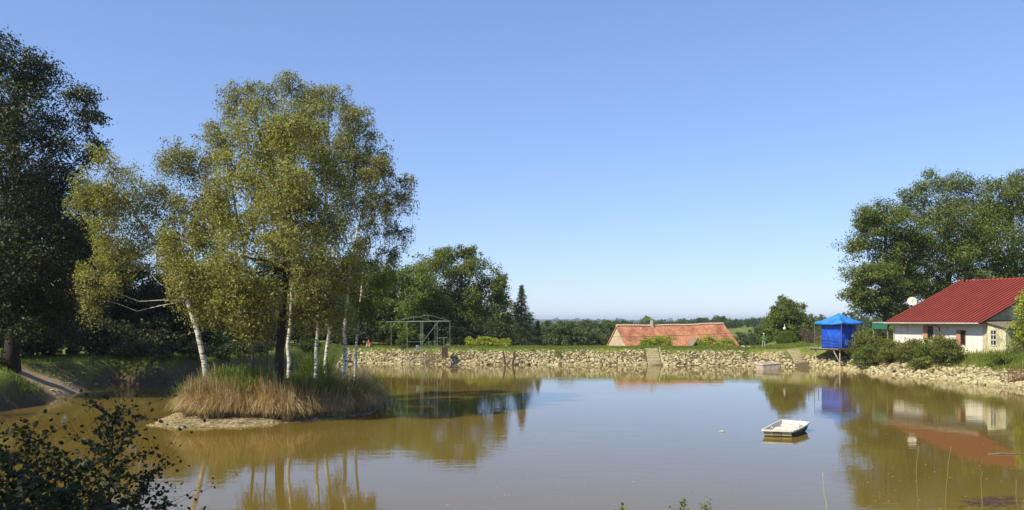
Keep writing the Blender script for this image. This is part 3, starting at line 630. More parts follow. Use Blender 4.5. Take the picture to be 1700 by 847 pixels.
# green rush in between
n = 12000; x = rng.uniform(-18.5, -6.5, n); y = rng.uniform(40.5, 55, n); s = signed(ISLE, x, y); k = (s < -2.1)
x, y = x[k], y[k]; blades(grn, x, y, iz(x, y), rng.uniform(.5, 1.3, len(x)), .035, .3)
tag(grn.build('green_rushes', L_BROOM), 'green grass and rushes on top of the island', 'grass', kind='stuff')
for px, d, h, r, lab in [(335,46,2.0,.9,'leftmost broom bush on the island beside the leaning birch'),(378,45,2.1,1.0,'broom bush on the island left of the dark trunk, second from left'),(425,44.6,2.3,1.1,'large dark green broom bush just left of the dark trunk'),
      (505,44.8,2.4,1.0,'broom bush just right of the dark trunk'),(548,46,2.3,1.0,'broom bush in front of the pair of white birches'),(592,47.3,1.9,.9,'yellowish broom bush at the right end of the island'),(400,49,2.4,1.1,'broom bush at the back of the island left of the dark trunk'),(525,49.5,2.6,1.1,'broom bush at the back of the island right of the dark trunk'),(355,48.5,2.2,1.0,'broom bush at the back left of the island'),(350,43.9,1.7,1.1,'low broom bush at the front left of the island above the dry sedge'),(400,43.8,1.9,1.2,'low broom bush in front of the large one left of the dark trunk'),(480,44.9,1.9,1.1,'low broom bush at the foot of the dark trunk'),(535,45.2,1.9,1.2,'low broom bush at the front right of the dark trunk'),(575,46.3,1.8,1.1,'low broom bush at the front right end of the island'),(315,45.5,1.6,.9,'small broom bush at the far left end of the island')]:
    x0 = (px-850)/FPX*d; z0 = izf(x0, d); root = empty('broom_bush', (x0, d, z0), lab, 'shrub', 'broom bushes on the island')
    m = MB(); t = MB(); n = 5200; a = rng.uniform(0, 6.28, n); rr = np.sqrt(rng.uniform(0, 1, n))*r*.35; sp = rr/(r*.35)
    L = h*rng.uniform(.35, 1, n)*(1-.25*sp); x = np.cos(a)*rr; y = np.sin(a)*rr; o = rng.uniform(0, .62, n)*L
    f = np.stack([np.cos(a)*.7+rng.normal(size=n)*.4, np.sin(a)*.7+rng.normal(size=n)*.4], 1)
    st = np.stack([x, y, L*0], 1); en = st+np.stack([f[:, 0]*o, f[:, 1]*o, L], 1)
    fr = rng.uniform(.25, 1, (n, 1)); c = st+(en-st)*fr; dirv = (en-st); dirv /= np.linalg.norm(dirv, axis=1)[:, None]; dirv += rng.normal(size=(n, 3))*.22
    sd_ = np.cross(dirv, rng.normal(size=(n, 3))); sd_ /= np.linalg.norm(sd_, axis=1)[:, None]; hl = rng.uniform(.12, .3, (n, 1))
    m.add(np.stack([c-dirv*hl-sd_*.012, c-dirv*hl+sd_*.012, c+dirv*hl+sd_*.006, c+dirv*hl-sd_*.006], 1).reshape(-1, 3), np.arange(4*n).reshape(-1, 4))
    m.leaves(c[::2]+rng.normal(size=c[::2].shape)*.06, .075, .3)
    for k in range(14): t.tube([st[k], (st[k]+en[k])/2+rng.normal(size=3)*.04, en[k]], [.018, .012, .005], 4, False)
    t.build('stems', BARKM, root); m.build('foliage', L_BROOM, root)
# pebbles and litter on the island beach
mb = MB(); n = 1500; x = rng.uniform(-18.5, -8, n); y = rng.uniform(40, 47, n); s = signed(ISLE, x, y); k = (s < .05) & (s > -2.6); x, y = x[k], y[k]; zz = iz(x, y)
pb = iv[:12]
pv_, pf_ = ico(1)
for a, b, c in zip(x, y, zz):
    s = rng.uniform(.02, .07); mb.add(pv_*s*np.array([1.3, 1, .5])+[a, b, c+.01], None, pf_)
tag(mb.build('beach_pebbles', STONE), 'pale pebbles and shells on the island shore', 'pebbles', kind='stuff')
mb = MB(); n = 5000; x = rng.uniform(-18.5, -8, n); y = rng.uniform(40, 47, n); s = signed(ISLE, x, y); k = (s < -.1) & (s > -2.8); x, y = x[k], y[k]
a = rng.uniform(0, 3.14, len(x)); L = rng.uniform(.05, .16, len(x)); c = np.stack([x, y, iz(x, y)+.025], 1); u = np.stack([np.cos(a)*L, np.sin(a)*L, rng.normal(size=len(x))*.02], 1); v = np.stack([-np.sin(a), np.cos(a), a*0], 1)*.008
mb.add(np.stack([c-u-v, c-u+v, c+u+v, c+u-v], 1).reshape(-1, 3), np.arange(4*len(x)).reshape(-1, 4))
tag(mb.build('reed_litter', L_SEDGE), 'dead straw litter lying on the island shore', 'litter', kind='stuff')

# ------------------------------------------------------------------ tiled barn
def tile_mat():
    m, nd, ln, p = newmat('old_clay_tiles')
    br = nd.new('ShaderNodeTexBrick'); tc = nd.new('ShaderNodeTexCoord'); ln.new(tc.outputs['UV'], br.inputs[0])
    br.inputs['Scale'].default_value = 1; br.inputs['Brick Width'].default_value = .2; br.inputs['Row Height'].default_value = .16; br.inputs['Mortar Size'].default_value = .012
    br.inputs['Color1'].default_value = (.66, .28, .14, 1); br.inputs['Color2'].default_value = (.52, .20, .10, 1); br.inputs['Mortar'].default_value = (.12, .05, .03, 1)
    n = noise(nd, ln, .55, 6, rough=.7, mapscale=(1, 1, 1)); r = ramp(nd, ln, n.outputs[0], [(.36, (.55, .55, .6)), (.5, (1, 1, 1)), (.66, (1.35, 1.6, 1.7))])
    mu = nd.new('ShaderNodeMixRGB'); mu.blend_type = 'MULTIPLY'; mu.inputs[0].default_value = 1; ln.new(br.outputs[0], mu.inputs[1]); ln.new(r.outputs[0], mu.inputs[2])
    ln.new(mu.outputs[0], p.inputs['Base Color']); p.inputs['Roughness'].default_value = .9; addbump(nd, ln, p, br.outputs['Fac'], -.5, .02); return m
TILE = tile_mat(); PLAST = plain('old_render', (.56, .47, .32), (.38, .31, .2), 1.5, .95, .3, 20); DARKW = plain('dark_timber', (.05, .04, .03), None, 6)
TIMB = plain('grey_timber', (.28, .23, .16), (.13, .10, .07), 4, .9, .4, 25)
def uvquad(o, sx, sy):
    uv = o.data.uv_layers.new(name='uv')
    for l, c in zip(uv.data, [(0, 0), (sx, 0), (sx, sy), (0, sy)]*10): l.uv = c
RL = W(1023, 541, 122); RR = W(1201, 537, 131); ax = RR-RL; Lb = np.linalg.norm(ax[:2]); ub = ax/np.linalg.norm(ax); vb = np.array([-ub[1], ub[0], 0]); vb /= np.linalg.norm(vb)
zg = gz(RL[0], RL[1])-.4
hw = 4.4; drop = 5.0; eL = RL-vb*hw+[0, 0, -drop]; eR = RR-vb*hw+[0, 0, -drop]; bL = RL+vb*hw+[0, 0, -drop]; bR = RR+vb*hw+[0, 0, -drop]
eL -= ub*0.0; base = np.array([(RL[0]+RR[0])/2, (RL[1]+RR[1])/2, zg])
barn = empty('stone_barn', base, 'old barn below the dam, only its weathered orange tiled roof showing', 'barn')
eR2 = W(1216, 577, 126.5); eR2 = RR-vb*hw+[0, 0, -drop]+ub*0.9
N = 30; m = MB()                       # front slope as strips, the ridge sags a little
f = np.linspace(0, 1, N+1); sag = -.12*np.sin(f*np.pi)+.03*np.sin(f*17)
top = RL+(RR-RL)*f[:, None]; top[:, 2] += sag; bot = eL+(eR2-eL)*f[:, None]; bot[:, 2] += .05*np.sin(f*11)
rows = 8; g_ = np.linspace(0, 1, rows+1); PT = bot[None]+(top-bot)[None]*g_[:, None, None]
PT[..., 2] += .04*np.sin(f*23)[None]*np.sin(g_*9)[:, None]
ii = np.arange(rows)[:, None]*(N+1)+np.arange(N)[None]
m.add(PT, np.stack([ii, ii+1, ii+N+2, ii+N+1], -1)); rf = m.build('roof', TILE, barn, False, base)
uv = rf.data.uv_layers.new(name='uv'); SL = math.hypot(hw, drop)
for l, lp in zip(uv.data, rf.data.loops):
    r_, c_ = divmod(lp.vertex_index, N+1); l.uv = (c_/N*Lb, r_/rows*SL)
sld = rf.modifiers.new('s', 'SOLIDIFY'); sld.thickness = .14; sld.offset = -1
m = MB(); m.add([bL+ub*.0, bR, RR+[0, 0, -.02], RL+[0, 0, -.02]], [[1, 0, 3, 2]]); o = m.build('back_roof', TILE, barn, False, base); uvquad(o, Lb, SL); sld = o.modifiers.new('s', 'SOLIDIFY'); sld.thickness = .14
def poly_wall(m, pts, thick):            # flat outline given a thickness
    pts = np.asarray(pts, float); k = len(pts); q = pts+np.asarray(thick); m.add(np.vstack([pts, q]), None, [list(range(k))[::-1], [k+i_ for i_ in range(k)]]+[[i_, (i_+1) % k, k+(i_+1) % k, k+i_] for i_ in range(k)])
m = MB(); poly_wall(m, [(*(eL+vb*.25+ub*.12)[:2], zg-.5), (*(bL-vb*.25+ub*.12)[:2], zg-.5), bL-vb*.25+ub*.12+[0,0,.15], RL+ub*.12+[0, 0, -.2], eL+vb*.25+ub*.12+[0,0,.15]], ub*.4); m.build('gable_wall', PLAST, barn, False, base)
m = MB(); poly_wall(m, [(*(eR+vb*.25-ub*.5)[:2], zg-.5), (*(bR-vb*.25-ub*.5)[:2], zg-.5), bR-vb*.25-ub*.5, RR-ub*.5+[0, 0, -.2], eR+vb*.25-ub*.5], ub*.4); m.build('gable_wall', PLAST, barn, False, base)
m = MB(); poly_wall(m, [(*(eL+vb*.5)[:2], zg-.5), (*(eR+vb*.5)[:2], zg-.5), eR+vb*.5+[0,0,.3], eL+vb*.5+[0,0,.3]], vb*.4); m.build('front_wall', PLAST, barn, False, base)
m = MB()
for k in range(44):                     # ridge tiles with mortar collars
    a = top[0]+(top[-1]-top[0])*(k/44); b_ = top[0]+(top[-1]-top[0])*((k+.86)/44); s_ = -.12*math.sin(k/44*math.pi)+.03*math.sin(k/44*17)
    m.tube([a+[0, 0, s_+.02], b_+[0, 0, s_+.05]], [.13, .16], 8)
m.build('ridge_tiles', plain('ridge_tile', (.78, .62, .48), (.60, .30, .18), 6, .9), barn, False, base)
cp = RL+(RR-RL)*((1079-1023)/178); m = MB(); m.hexa([cp+[-.28,-.25,-.6], cp+[.28,-.25,-.6], cp+[.28,.25,-.6], cp+[-.28,.25,-.6]], [cp+[-.12,-.12,.85], cp+[.12,-.12,.85], cp+[.12,.12,.85], cp+[-.12,.12,.85]])
m.box(tuple(cp+[-.2,-.2,.85]), tuple(cp+[.2,.2,.95])); m.build('chimney', PLAST, barn, False, base)
# dormer
dc = W(1155, 577, 124.5); dm = MB(); wdt = .85; fr_ = dc-vb*.2
a0 = fr_-ub*wdt; a1 = fr_+ub*wdt; apex = fr_+[0, 0, 1.35]
m = MB(); poly_wall(m, [a0+ub*.15+[0,0,-.9], a1-ub*.15+[0,0,-.9], a1-ub*.15+[0,0,.42], apex+[0,0,-.14], a0+ub*.15+[0,0,.42]], vb*2.6); dw = m.build('dormer', TIMB, barn, False, base)
for sgn in (-1, 1):
    m = MB(); e = fr_+ub*wdt*sgn*1.2+[0, 0, .28]-vb*.3; t_ = apex-vb*.3+[0, 0, .03]; m.add([e, t_, t_+vb*3.2, e+vb*3.2, e+[0,0,-.09], t_+[0,0,-.09], t_+vb*3.2+[0,0,-.09], e+vb*3.2+[0,0,-.09]], [[0,1,2,3],[4,7,6,5],[0,4,5,1],[1,5,6,2],[2,6,7,3],[3,7,4,0]])
    m.build('dormer_roof', DARKW if sgn > 0 else TIMB, dw, False)
for o in dw.children: o.location = tuple(-base)
m = MB(); poly_wall(m, [fr_-ub*.28-vb*.05+[0,0,-.25], fr_+ub*.28-vb*.05+[0,0,-.25], fr_+ub*.28-vb*.05+[0,0,.5], fr_-ub*.28-vb*.05+[0,0,.5]], vb*.04); o = m.build('dormer_door', DARKW, dw, False); o.location = tuple(-base)

# overhead cable in front of the barn
m = MB(); a = W(838, 557, 118); b_ = W(1290, 549, 118); f = np.linspace(0, 1, 24)[:, None]; pts = a+(b_-a)*f; pts[:, 2] -= (.5*np.sin(f[:, 0]*np.pi))
m.tube(pts, .022, 4); tag(m.build('overhead_cable', DARKW), 'thin dark overhead cable crossing in front of the tiled barn roof', 'cable')

# ------------------------------------------------------------------ red-roofed house
def wall_mat(name, c1, c2, worn=.5, green=False):
    m, nd, ln, p = newmat(name)
    tc = nd.new('ShaderNodeTexCoord'); wv = nd.new('ShaderNodeTexWave'); wv.wave_type = 'BANDS'; wv.bands_direction = 'X'; wv.wave_profile = 'SAW'
    wv.inputs['Scale'].default_value = 1.6; ln.new(tc.outputs['UV'], wv.inputs[0])
    n = noise(nd, ln, 1.6, 6, rough=.75, mapscale=(1, 1, .35)); r = ramp(nd, ln, n.outputs[0], [(worn-.12, c2), (worn+.02, c1)])
    ln.new(r.outputs[0], p.inputs['Base Color']); p.inputs['Roughness'].default_value = .85; addbump(nd, ln, p, wv.outputs[0], .5, .03); return m
def redmat():
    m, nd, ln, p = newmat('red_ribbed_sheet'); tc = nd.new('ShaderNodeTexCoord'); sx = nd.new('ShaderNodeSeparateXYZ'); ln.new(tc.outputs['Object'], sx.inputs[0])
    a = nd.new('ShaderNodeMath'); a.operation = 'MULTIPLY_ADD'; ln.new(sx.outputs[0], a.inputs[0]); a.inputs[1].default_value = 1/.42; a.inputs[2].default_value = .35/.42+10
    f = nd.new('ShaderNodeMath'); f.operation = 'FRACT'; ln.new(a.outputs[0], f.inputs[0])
    r_ = ramp(nd, ln, f.outputs[0], [(.0, (.10, .016, .011)), (.15, (.10, .016, .011)), (.25, (.28, .046, .026)), (.84, (.31, .052, .03)), (.91, (.10, .016, .011))])  # dark stripes paint the shade beside each rib into the red
    n = noise(nd, ln, .8, 5); r2_ = ramp(nd, ln, n.outputs[0], [(.3, (.8, .8, .8)), (.7, (1.1, 1.1, 1.1))]); mu = nd.new('ShaderNodeMixRGB'); mu.blend_type = 'MULTIPLY'; mu.inputs[0].default_value = 1
    ln.new(r_.outputs[0], mu.inputs[1]); ln.new(r2_.outputs[0], mu.inputs[2]); ln.new(mu.outputs[0], p.inputs['Base Color']); p.inputs['Roughness'].default_value = .65; p.inputs['Specular IOR Level'].default_value = .25; return m
WHITE = wall_mat('weathered_white_boards', (.76, .72, .62), (.42, .38, .28), .44)
SHED = wall_mat('flaking_cream_boards', (.62, .58, .38), (.33, .29, .15), .52)
GREYB = wall_mat('grey_green_boards', (.38, .37, .27), (.24, .22, .14), .5)
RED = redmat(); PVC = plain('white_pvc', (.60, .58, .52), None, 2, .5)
WOOD = plain('orange_brown_shutter', (.50, .25, .14), (.36, .17, .09), 4, .8, .3, 30, mapscale=(4, 4, .6)); GLASS = plain('dark_window', (.02, .022, .02), None, 2, .1, spec=.6)
RUST = plain('brown_metal', (.12, .08, .05), None, 6); GRNP = plain('green_paint', (.035, .16, .10), None, 3, .6)
HA = np.array([38., 84., 2.0]); hrz = math.atan2(-.9, .43); Lh = 9.5; Dh = 20.; EH = 3.22; RH = 7.2
house = empty('red_roofed_house', HA, 'white-walled house with a red corrugated metal roof on the right bank', 'house', None, hrz)
def boarduv(o):
    uv = o.data.uv_layers.new(name='uv')
    for p_ in o.data.polygons:
        for li in p_.loop_indices:
            c = o.data.vertices[o.data.loops[li].vertex_index].co; n_ = p_.normal
            uv.data[li].uv = (c.y, c.z) if abs(n_.x) > abs(n_.y) else (c.x, c.z)
    return o
m = MB(); m.box((0, 0, -.6), (Lh, .2, EH-.05)); boarduv(m.build('front_wall', WHITE, house))
m = MB(); m.box((0, Dh-.2, -.6), (Lh, Dh, EH-.05)); boarduv(m.build('back_wall', WHITE, house))
m = MB(); m.add([(Lh-.2,.2,-.6),(Lh-.2,Dh-.2,-.6),(Lh-.2,Dh-.2,EH-.1),(Lh-.2,Dh/2,RH-.25),(Lh-.2,.2,EH-.1),(Lh,.2,-.6),(Lh,Dh-.2,-.6),(Lh,Dh-.2,EH-.1),(Lh,Dh/2,RH-.25),(Lh,.2,EH-.1)], None,
   [[4,3,2,1,0],[5,6,7,8,9],[0,1,6,5],[1,2,7,6],[2,3,8,7],[3,4,9,8],[4,0,5,9]]); boarduv(m.build('gable_wall', GREYB, house))
m = MB(); m.add([(0,.2,-.6),(0,Dh-.2,-.6),(0,Dh-.2,EH-.1),(0,Dh/2,RH-.25),(0,.2,EH-.1),(.2,.2,-.6),(.2,Dh-.2,-.6),(.2,Dh-.2,EH-.1),(.2,Dh/2,RH-.25),(.2,.2,EH-.1)], None,
   [[4,3,2,1,0][::-1][::-1],[5,6,7,8,9],[0,1,6,5],[1,2,7,6],[2,3,8,7],[3,4,9,8],[4,0,5,9]]); boarduv(m.build('gable_wall', GREYB, house))
def ribbed(x0, x1, pa, pb, pitch=.42, amp=.07):
    """trapezoid-ribbed sheet between the eave line pa=(y,z) and ridge line pb"""
    xs = []; hs = []; x = x0
    while x < x1: xs += [x, x+pitch*.55, x+pitch*.67, x+pitch*.88]; hs += [0, 0, amp, amp]; x += pitch
    xs = np.array(xs); hs = np.array(hs); k = len(xs); m = MB(); nrm = np.array([0, -(pb[1]-pa[1]), abs(pb[0]-pa[0])*1.0]); nrm = nrm/np.linalg.norm(nrm)
    if pb[0] < pa[0]: nrm[1] *= -1
    a = np.stack([xs, np.full(k, pa[0]), np.full(k, pa[1])], 1)+nrm*hs[:, None]; b = np.stack([xs, np.full(k, pb[0]), np.full(k, pb[1])], 1)+nrm*hs[:, None]
    i_ = np.arange(k-1); m.add(np.vstack([a, b]), np.stack([i_, i_+1, i_+1+k, i_+k], 1)); return m
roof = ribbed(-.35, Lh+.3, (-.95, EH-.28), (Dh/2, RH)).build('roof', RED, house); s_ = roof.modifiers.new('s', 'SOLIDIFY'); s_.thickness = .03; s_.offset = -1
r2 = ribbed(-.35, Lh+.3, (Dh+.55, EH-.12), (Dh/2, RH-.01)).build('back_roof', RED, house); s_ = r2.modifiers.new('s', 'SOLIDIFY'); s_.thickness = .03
m = MB(); m.tube([(-.36, Dh/2, RH+.03), (Lh+.5, Dh/2, RH+.03)], .11, 8); m.build('ridge_cap', RED, roof)
m = MB(); m.lathe([(.13, 0), (.13, .45), (.2, .5), (.2, .6), (0, .62)], 10, (.45, Dh/2-.35, RH-.15)); m.build('chimney', RUST, roof)
m = MB(); m.hexa([(Lh+.30,-.92,EH-.50),(Lh+.36,-.92,EH-.50),(Lh+.36,Dh/2,RH-.24),(Lh+.30,Dh/2,RH-.24)], [(Lh+.30,-.92,EH-.27),(Lh+.36,-.92,EH-.27),(Lh+.36,Dh/2,RH-.02),(Lh+.30,Dh/2,RH-.02)]); m.build('barge_board', RUST, house)
m = MB(); m.tube([(-.35, -1.0, EH-.34), (Lh+.3, -1.0, EH-.34)], .05, 8); m.build('gutter', PVC, house)
m = MB(); m.box((-.3, -.93, EH-.46), (Lh+.25, -.88, EH-.262)); m.build('added_fascia', GREYB, house)  # board added to block sun leaking through above the gutter
for xx in (.12, 5.2): m = MB(); m.tube([(xx, -1.0, EH-.38), (xx, -.1, EH-.75), (xx, -.07, 0)], .05, 7); m.build('downpipe', PVC if xx < 1 else RUST, house)
def window(parent, x, z0, z1, wdt, shut, lab=None):
    m = MB(); m.box((x-wdt/2-.06, -.04, z0-.06), (x+wdt/2+.06, -.003, z1+.06)); f_ = m.build('window', PVC if not shut else WOOD, parent)
    m = MB(); m.box((x-wdt/2, -.06, z0), (x+wdt/2, -.043, z1)); m.build('pane', GLASS, f_)
    if shut:
        M = Matrix.Translation((x+(wdt/2 if shut > 0 else -wdt/2), -.07, 0))@Matrix.Rotation(R(-8*shut), 4, 'Z')
        m = MB(); m.box((0 if shut > 0 else -wdt*.9, -.04, z0-.05), (wdt*.9 if shut > 0 else 0, 0, z1+.05), M); m.build('shutter', WOOD, f_)
window(house, 4.2, 1.35, 2.6, .5, -1); window(house, 7.6, .95, 2.2, .42, -1)
# lean-to on the gable
lt = MB(); x0, x1 = Lh+.003, Lh+2.2
lt.add([(x0,0,-.6),(x1,0,-.6),(x1,0,2.45),(x0,0,3.0),(x0,.12,-.6),(x1,.12,-.6),(x1,.12,2.45),(x0,.12,3.0)], [[0,1,2,3],[7,6,5,4],[0,4,5,1],[1,5,6,2],[2,6,7,3],[3,7,4,0]]); ll = boarduv(lt.build('lean_to', SHED, house))
m = MB(); m.box((x1-.12, .121, -.6), (x1, 7, 2.43)); boarduv(m.build('side_boards', SHED, ll))
m = MB(); m.add([(x0,-.25,3.08),(x1+.3,-.25,2.43),(x1+.3,7.1,2.43),(x0,7.1,3.08),(x0,-.25,3.16),(x1+.3,-.25,2.51),(x1+.3,7.1,2.51),(x0,7.1,3.16)], [[3,2,1,0],[4,5,6,7],[0,1,5,4],[1,2,6,5],[2,3,7,6],[3,0,4,7]]); m.build('lean_to_roof', TIMB, ll)
for xx in (x0+.05, x1-.04): m = MB(); m.box((xx-.05, -.05, -.6), (xx+.06, -.003, 2.5 if xx > x0+1 else 3.0)); m.build('corner_post', PVC, ll)
m = MB()
for (a, b, c, d_) in [(0.75,.9,1.35,.97),(.75,2.28,1.35,2.35),(.75,.9,.82,2.35),(1.28,.9,1.35,2.35),(1.0,.9,1.06,2.35),(.75,1.4,1.35,1.46),(.75,1.85,1.35,1.9)]: m.box((x0+a, -.05, b-.02), (x0+c, -.015, d_+.02))
wf = m.build('window', PVC, ll); m = MB(); m.box((x0+.76, -.012, .92), (x0+1.34, -.003, 2.34)); m.build('pane', GLASS, wf)
m = MB(); m.box((x1+.003, .9, -.5), (x1+.05, 1.9, 2.1)); m.build('door', TIMB, ll)
# porch on the left end
m = MB(); m.box((-2.3, -.3, EH-.32), (-.37, 3.6, EH-.26)); po = m.build('porch_roof', PVC, house)
m = MB()
for k in range(9): m.box((-2.3+k*.215, -.36, EH-.95), (-2.3+k*.215+.2, -.31, EH-.34))
m.build('awning_board', GRNP, po)
for xx, yy in ((-2.2, -.2), (-2.2, 3.4), (-.5, -.2)): m = MB(); m.box((xx-.06, yy-.06, -.8), (xx+.06, yy+.06, EH-.33)); m.build('porch_post', TIMB, po)
# satellite dish
m = MB(); dshp = W(1514, 500, 86.2); dish = empty('satellite_dish', dshp-np.array([0, 0, 1.0]), 'round cream satellite dish on a mast above the left edge of the red roof', 'satellite dish')
Mx = Matrix.Translation((0, 0, 1.0))@Matrix.Rotation(R(-32), 4, 'Z')@Matrix.Rotation(R(68), 4, 'X')
prof = [(.001, -.09), (.16, -.075), (.32, -.03), (.43, .03), (.45, .035), (.43, .015), (.32, -.05), (.001, -.11)]; m.lathe(prof, 22); v = np.vstack(m.v); v = v@np.array(Mx.to_3x3()).T+np.array(Mx.translation); m.v = [v]; m.build('reflector', plain('cream_enamel', (.66, .60, .5), (.5, .45, .38), 3, .5), dish, True)
m = MB(); m.tube([(0, .1, -.45), (0, .1, .7), (0, .04, .96)], .035, 7); m.build('mast', RUST, dish)
m = MB(); m.tube([(0, 0, .62), (-.2, -.55, .85), (-.2, -.5, 1.0)], .018, 5); m.box((-.24, -.56, .98), (-.15, -.46, 1.08)); m.build('feed_arm', RUST, dish)

# shrubs on the right bank
for px, d, r, h, n, lm, lab in [(1430,87,1.5,4.6,6500,L_SHRUB,'tall shrub pressed against the right side of the blue tent'),(1452,86.5,1.7,3.7,6500,L_SHRUB,'shrub below the green awning right of the tent'),(1440,85.0,1.6,2.6,5500,L_GREEN,'lower green shrub by the water right of the tent posts'),
     (1478,83.5,1.9,2.5,7500,L_SHRUB,'bushy shrub in front of the left corner of the house'),(1512,81,2.0,2.5,7500,L_SHRUB,'bushy shrub in front of the first house window'),(1543,79,1.8,2.2,6000,L_GREEN,'paler shrub below the first house window'),
     (1572,75.8,1.9,2.9,9500,L_SHRUB,'large round dark shrub by the water below the open shutter'),(1558,78.2,1.0,2.9,2500,L_SHRUB,'thin upright shrub rising in front of the house wall'),(1528,77.5,1.3,1.7,3800,L_SHRUB,'low shrub at the waterside left of the large round one')]:
    x = (px-850)/FPX*d; bush('bank_shrub', lab, x, d, r, h, n, .13, lm, 'shrubs on the right bank', nl=8, puff_r=.36)
for x, y, r, h, lab in [(43.0,70.5,1.6,5.2,'tall yellow-green shrub at the right photo edge in front of the lean-to'),(45.5,73.5,1.8,7.2,'loose yellowish shrub reaching over the right end of the red roof')]:
    bush('edge_shrub', lab, x, y, r, h, 6000, .15, L_YEL, nl=8)
x = 40.2; y = 67.5
bush('bank_weeds', 'low light green weeds on the grass in front of the lean-to', 41, 70, 1.5, .9, 2600, .12, L_GREEN, z=gz(41, 70))

# wicker revetment at the right edge
root = empty('wicker_fence', (38.9, 64.4, 0), 'low woven wicker fence holding the bank at the right photo edge', 'fence')
m = MB(); wb = MB(); WK = plain('wicker', (.22, .13, .07), (.11, .06, .035), 8, .9, .4, 30)
for k in range(14):
    x = 38.25+k*.24; y = 65.0-k*.14
    m2 = MB(); m2.tube([(x-38.9, y-64.4, -.6), (x-38.9, y-64.4, 1.35+.05*random.random())], .035, 6); m2.build('stake', WK, root)
for j in range(12):
    pts = [(38.25+k*.12-38.9, 65.0-k*.07-64.4+.045*math.sin(k*math.pi/2+(j % 2)*math.pi), .05+j*.1) for k in range(27)]; wb.tube(pts, .03, 5)
wb.build('weave', WK, root)
m = MB(); m.tube([(-.7, .65, 1.3), (2.5, -1.25, 1.34)], .05, 6); m.build('top_rail', WK, root)

# ------------------------------------------------------------------ blue tarp hut on its deck
def tarp_mat():
    m, nd, ln, p = newmat('blue_tarpaulin')
    n = noise(nd, ln, 1.2, 4); r = ramp(nd, ln, n.outputs[0], [(.3, (.008, .055, .42)), (.7, (.02, .12, .66))]); ln.new(r.outputs[0], p.inputs['Base Color'])
    p.inputs['Roughness'].default_value = .38; p.inputs['Specular IOR Level'].default_value = .5
    n2 = noise(nd, ln, 2.5, 5, mapscale=(1, 1, .6)); addbump(nd, ln, p, n2.outputs[0], .8, .12); return m
TARP = tarp_mat()
def tarp_roof_mat():
    m, nd, ln, p = newmat('sheen_blue_tarpaulin'); n = noise(nd, ln, 1.5, 4); r = ramp(nd, ln, n.outputs[0], [(.3, (.018, .13, .50)), (.7, (.05, .27, .70))]); ln.new(r.outputs[0], p.inputs['Base Color'])  # tarp blue lightened to paint the sheen on the roof
    p.inputs['Roughness'].default_value = .3; n2 = noise(nd, ln, 2, 5); addbump(nd, ln, p, n2.outputs[0], .8, .12); return m
TROOF = tarp_roof_mat(); POLE = plain('grey_pole', (.2, .18, .14), None, 3)
c0 = W(1395.5, 579, 89.0); zd = c0[2]                  # nearest bottom corner of the hut
ul = unit(np.array([-.5, .87, 0])); ur = unit(np.array([.87, .5, 0])); Ll, Lr = 2.45, 2.5
tent = empty('tarp_hut', (c0[0], c0[1]+1.8, zd), 'blue tarpaulin fishing hut with a pyramid roof on the bank deck', 'tent'); tb = np.array([c0[0], c0[1]+1.8, zd])
def side(a, b, z0, z1, nu=14, nv=10, bulge=.06, flare=.05):
    out = np.cross(b-a, [0, 0, 1.]); out = unit(out); u = np.linspace(0, 1, nu+1); v = np.linspace(0, 1, nv+1); P_ = np.zeros((nv+1, nu+1, 3))
    for j in range(nv+1):
        for i_ in range(nu+1):
            env = math.sin(u[i_]*math.pi)
            P_[j, i_] = a+(b-a)*u[i_]+out*(bulge*env*math.sin(v[j]*math.pi)+.09*env*math.sin(u[i_]*13+v[j]*4+2)*(.4+.6*math.sin(v[j]*3+1))+.04*env*math.sin(u[i_]*29-v[j]*9)+flare*(1-v[j])*env)+np.array([0, 0, z0+(z1-z0)*v[j]-(.05*abs(math.sin(u[i_]*9)) if j == 0 else 0)])
    return P_
A = np.array([c0[0], c0[1], 0]); Bl = A+ul*Ll; Br = A+ur*Lr; Cc = Bl+ur*Lr
hz_ = zd+2.62
for nm, a, b in (('left_wall', Bl, A), ('right_wall', A, Br), ('back_wall', Br, Cc), ('back_wall', Cc, Bl)):
    P_ = side(a, b, zd+.02, hz_); nu, nv = 14, 10; ii = np.arange(nv)[:, None]*(nu+1)+np.arange(nu)[None]; m = MB(); m.add(P_, np.stack([ii, ii+1, ii+nu+2, ii+nu+1], -1))
    o = m.build('tarp_wall', TARP, tent, True, tb); s_ = o.modifiers.new('s', 'SOLIDIFY'); s_.thickness = .01
ov = .72; cen_ = (A+Bl+Br+Cc)/4
corn = [q_+unit(q_-cen_)*ov for q_ in (A, Br, Cc, Bl)]; apex = cen_+np.array([0, 0, zd+3.78]); m = MB()
K = 12; verts = []; quads = []; cnt = 0
for k in range(4):
    a, b = corn[k], corn[(k+1) % 4]; rows_ = []
    for j in range(K+1):
        f = j/K
        row = []
        for i_ in range(K+1):
            u = i_/K; e = a+(b-a)*u; e = np.array([e[0], e[1], zd+2.82-.10*math.sin(u*math.pi)]); p_ = e*(1-f)+apex*f; p_ = p_+np.array([0, 0, -.17*math.sin(f*math.pi)*(.6+.4*math.sin(u*math.pi))+.08*math.sin(u*15+k*2)*math.sin(f*6)*math.sin(u*math.pi)]); row.append(p_)
        rows_.append(row)
    val = [np.array([q_[0], q_[1], q_[2]-.24+.03*math.sin(n_*1.9+k)*math.sin(n_/K*math.pi)]) for n_, q_ in enumerate(rows_[0])]; rows_ = [val]+rows_
    PP = np.array(rows_); R_ = PP.shape[0]-1; ii = np.arange(R_)[:, None]*(K+1)+np.arange(K)[None]; m.add(PP, np.stack([ii, ii+1, ii+K+2, ii+K+1], -1))
o = m.build('tarp_roof', TROOF, tent, True, tb); s_ = o.modifiers.new('s', 'SOLIDIFY'); s_.thickness = .012
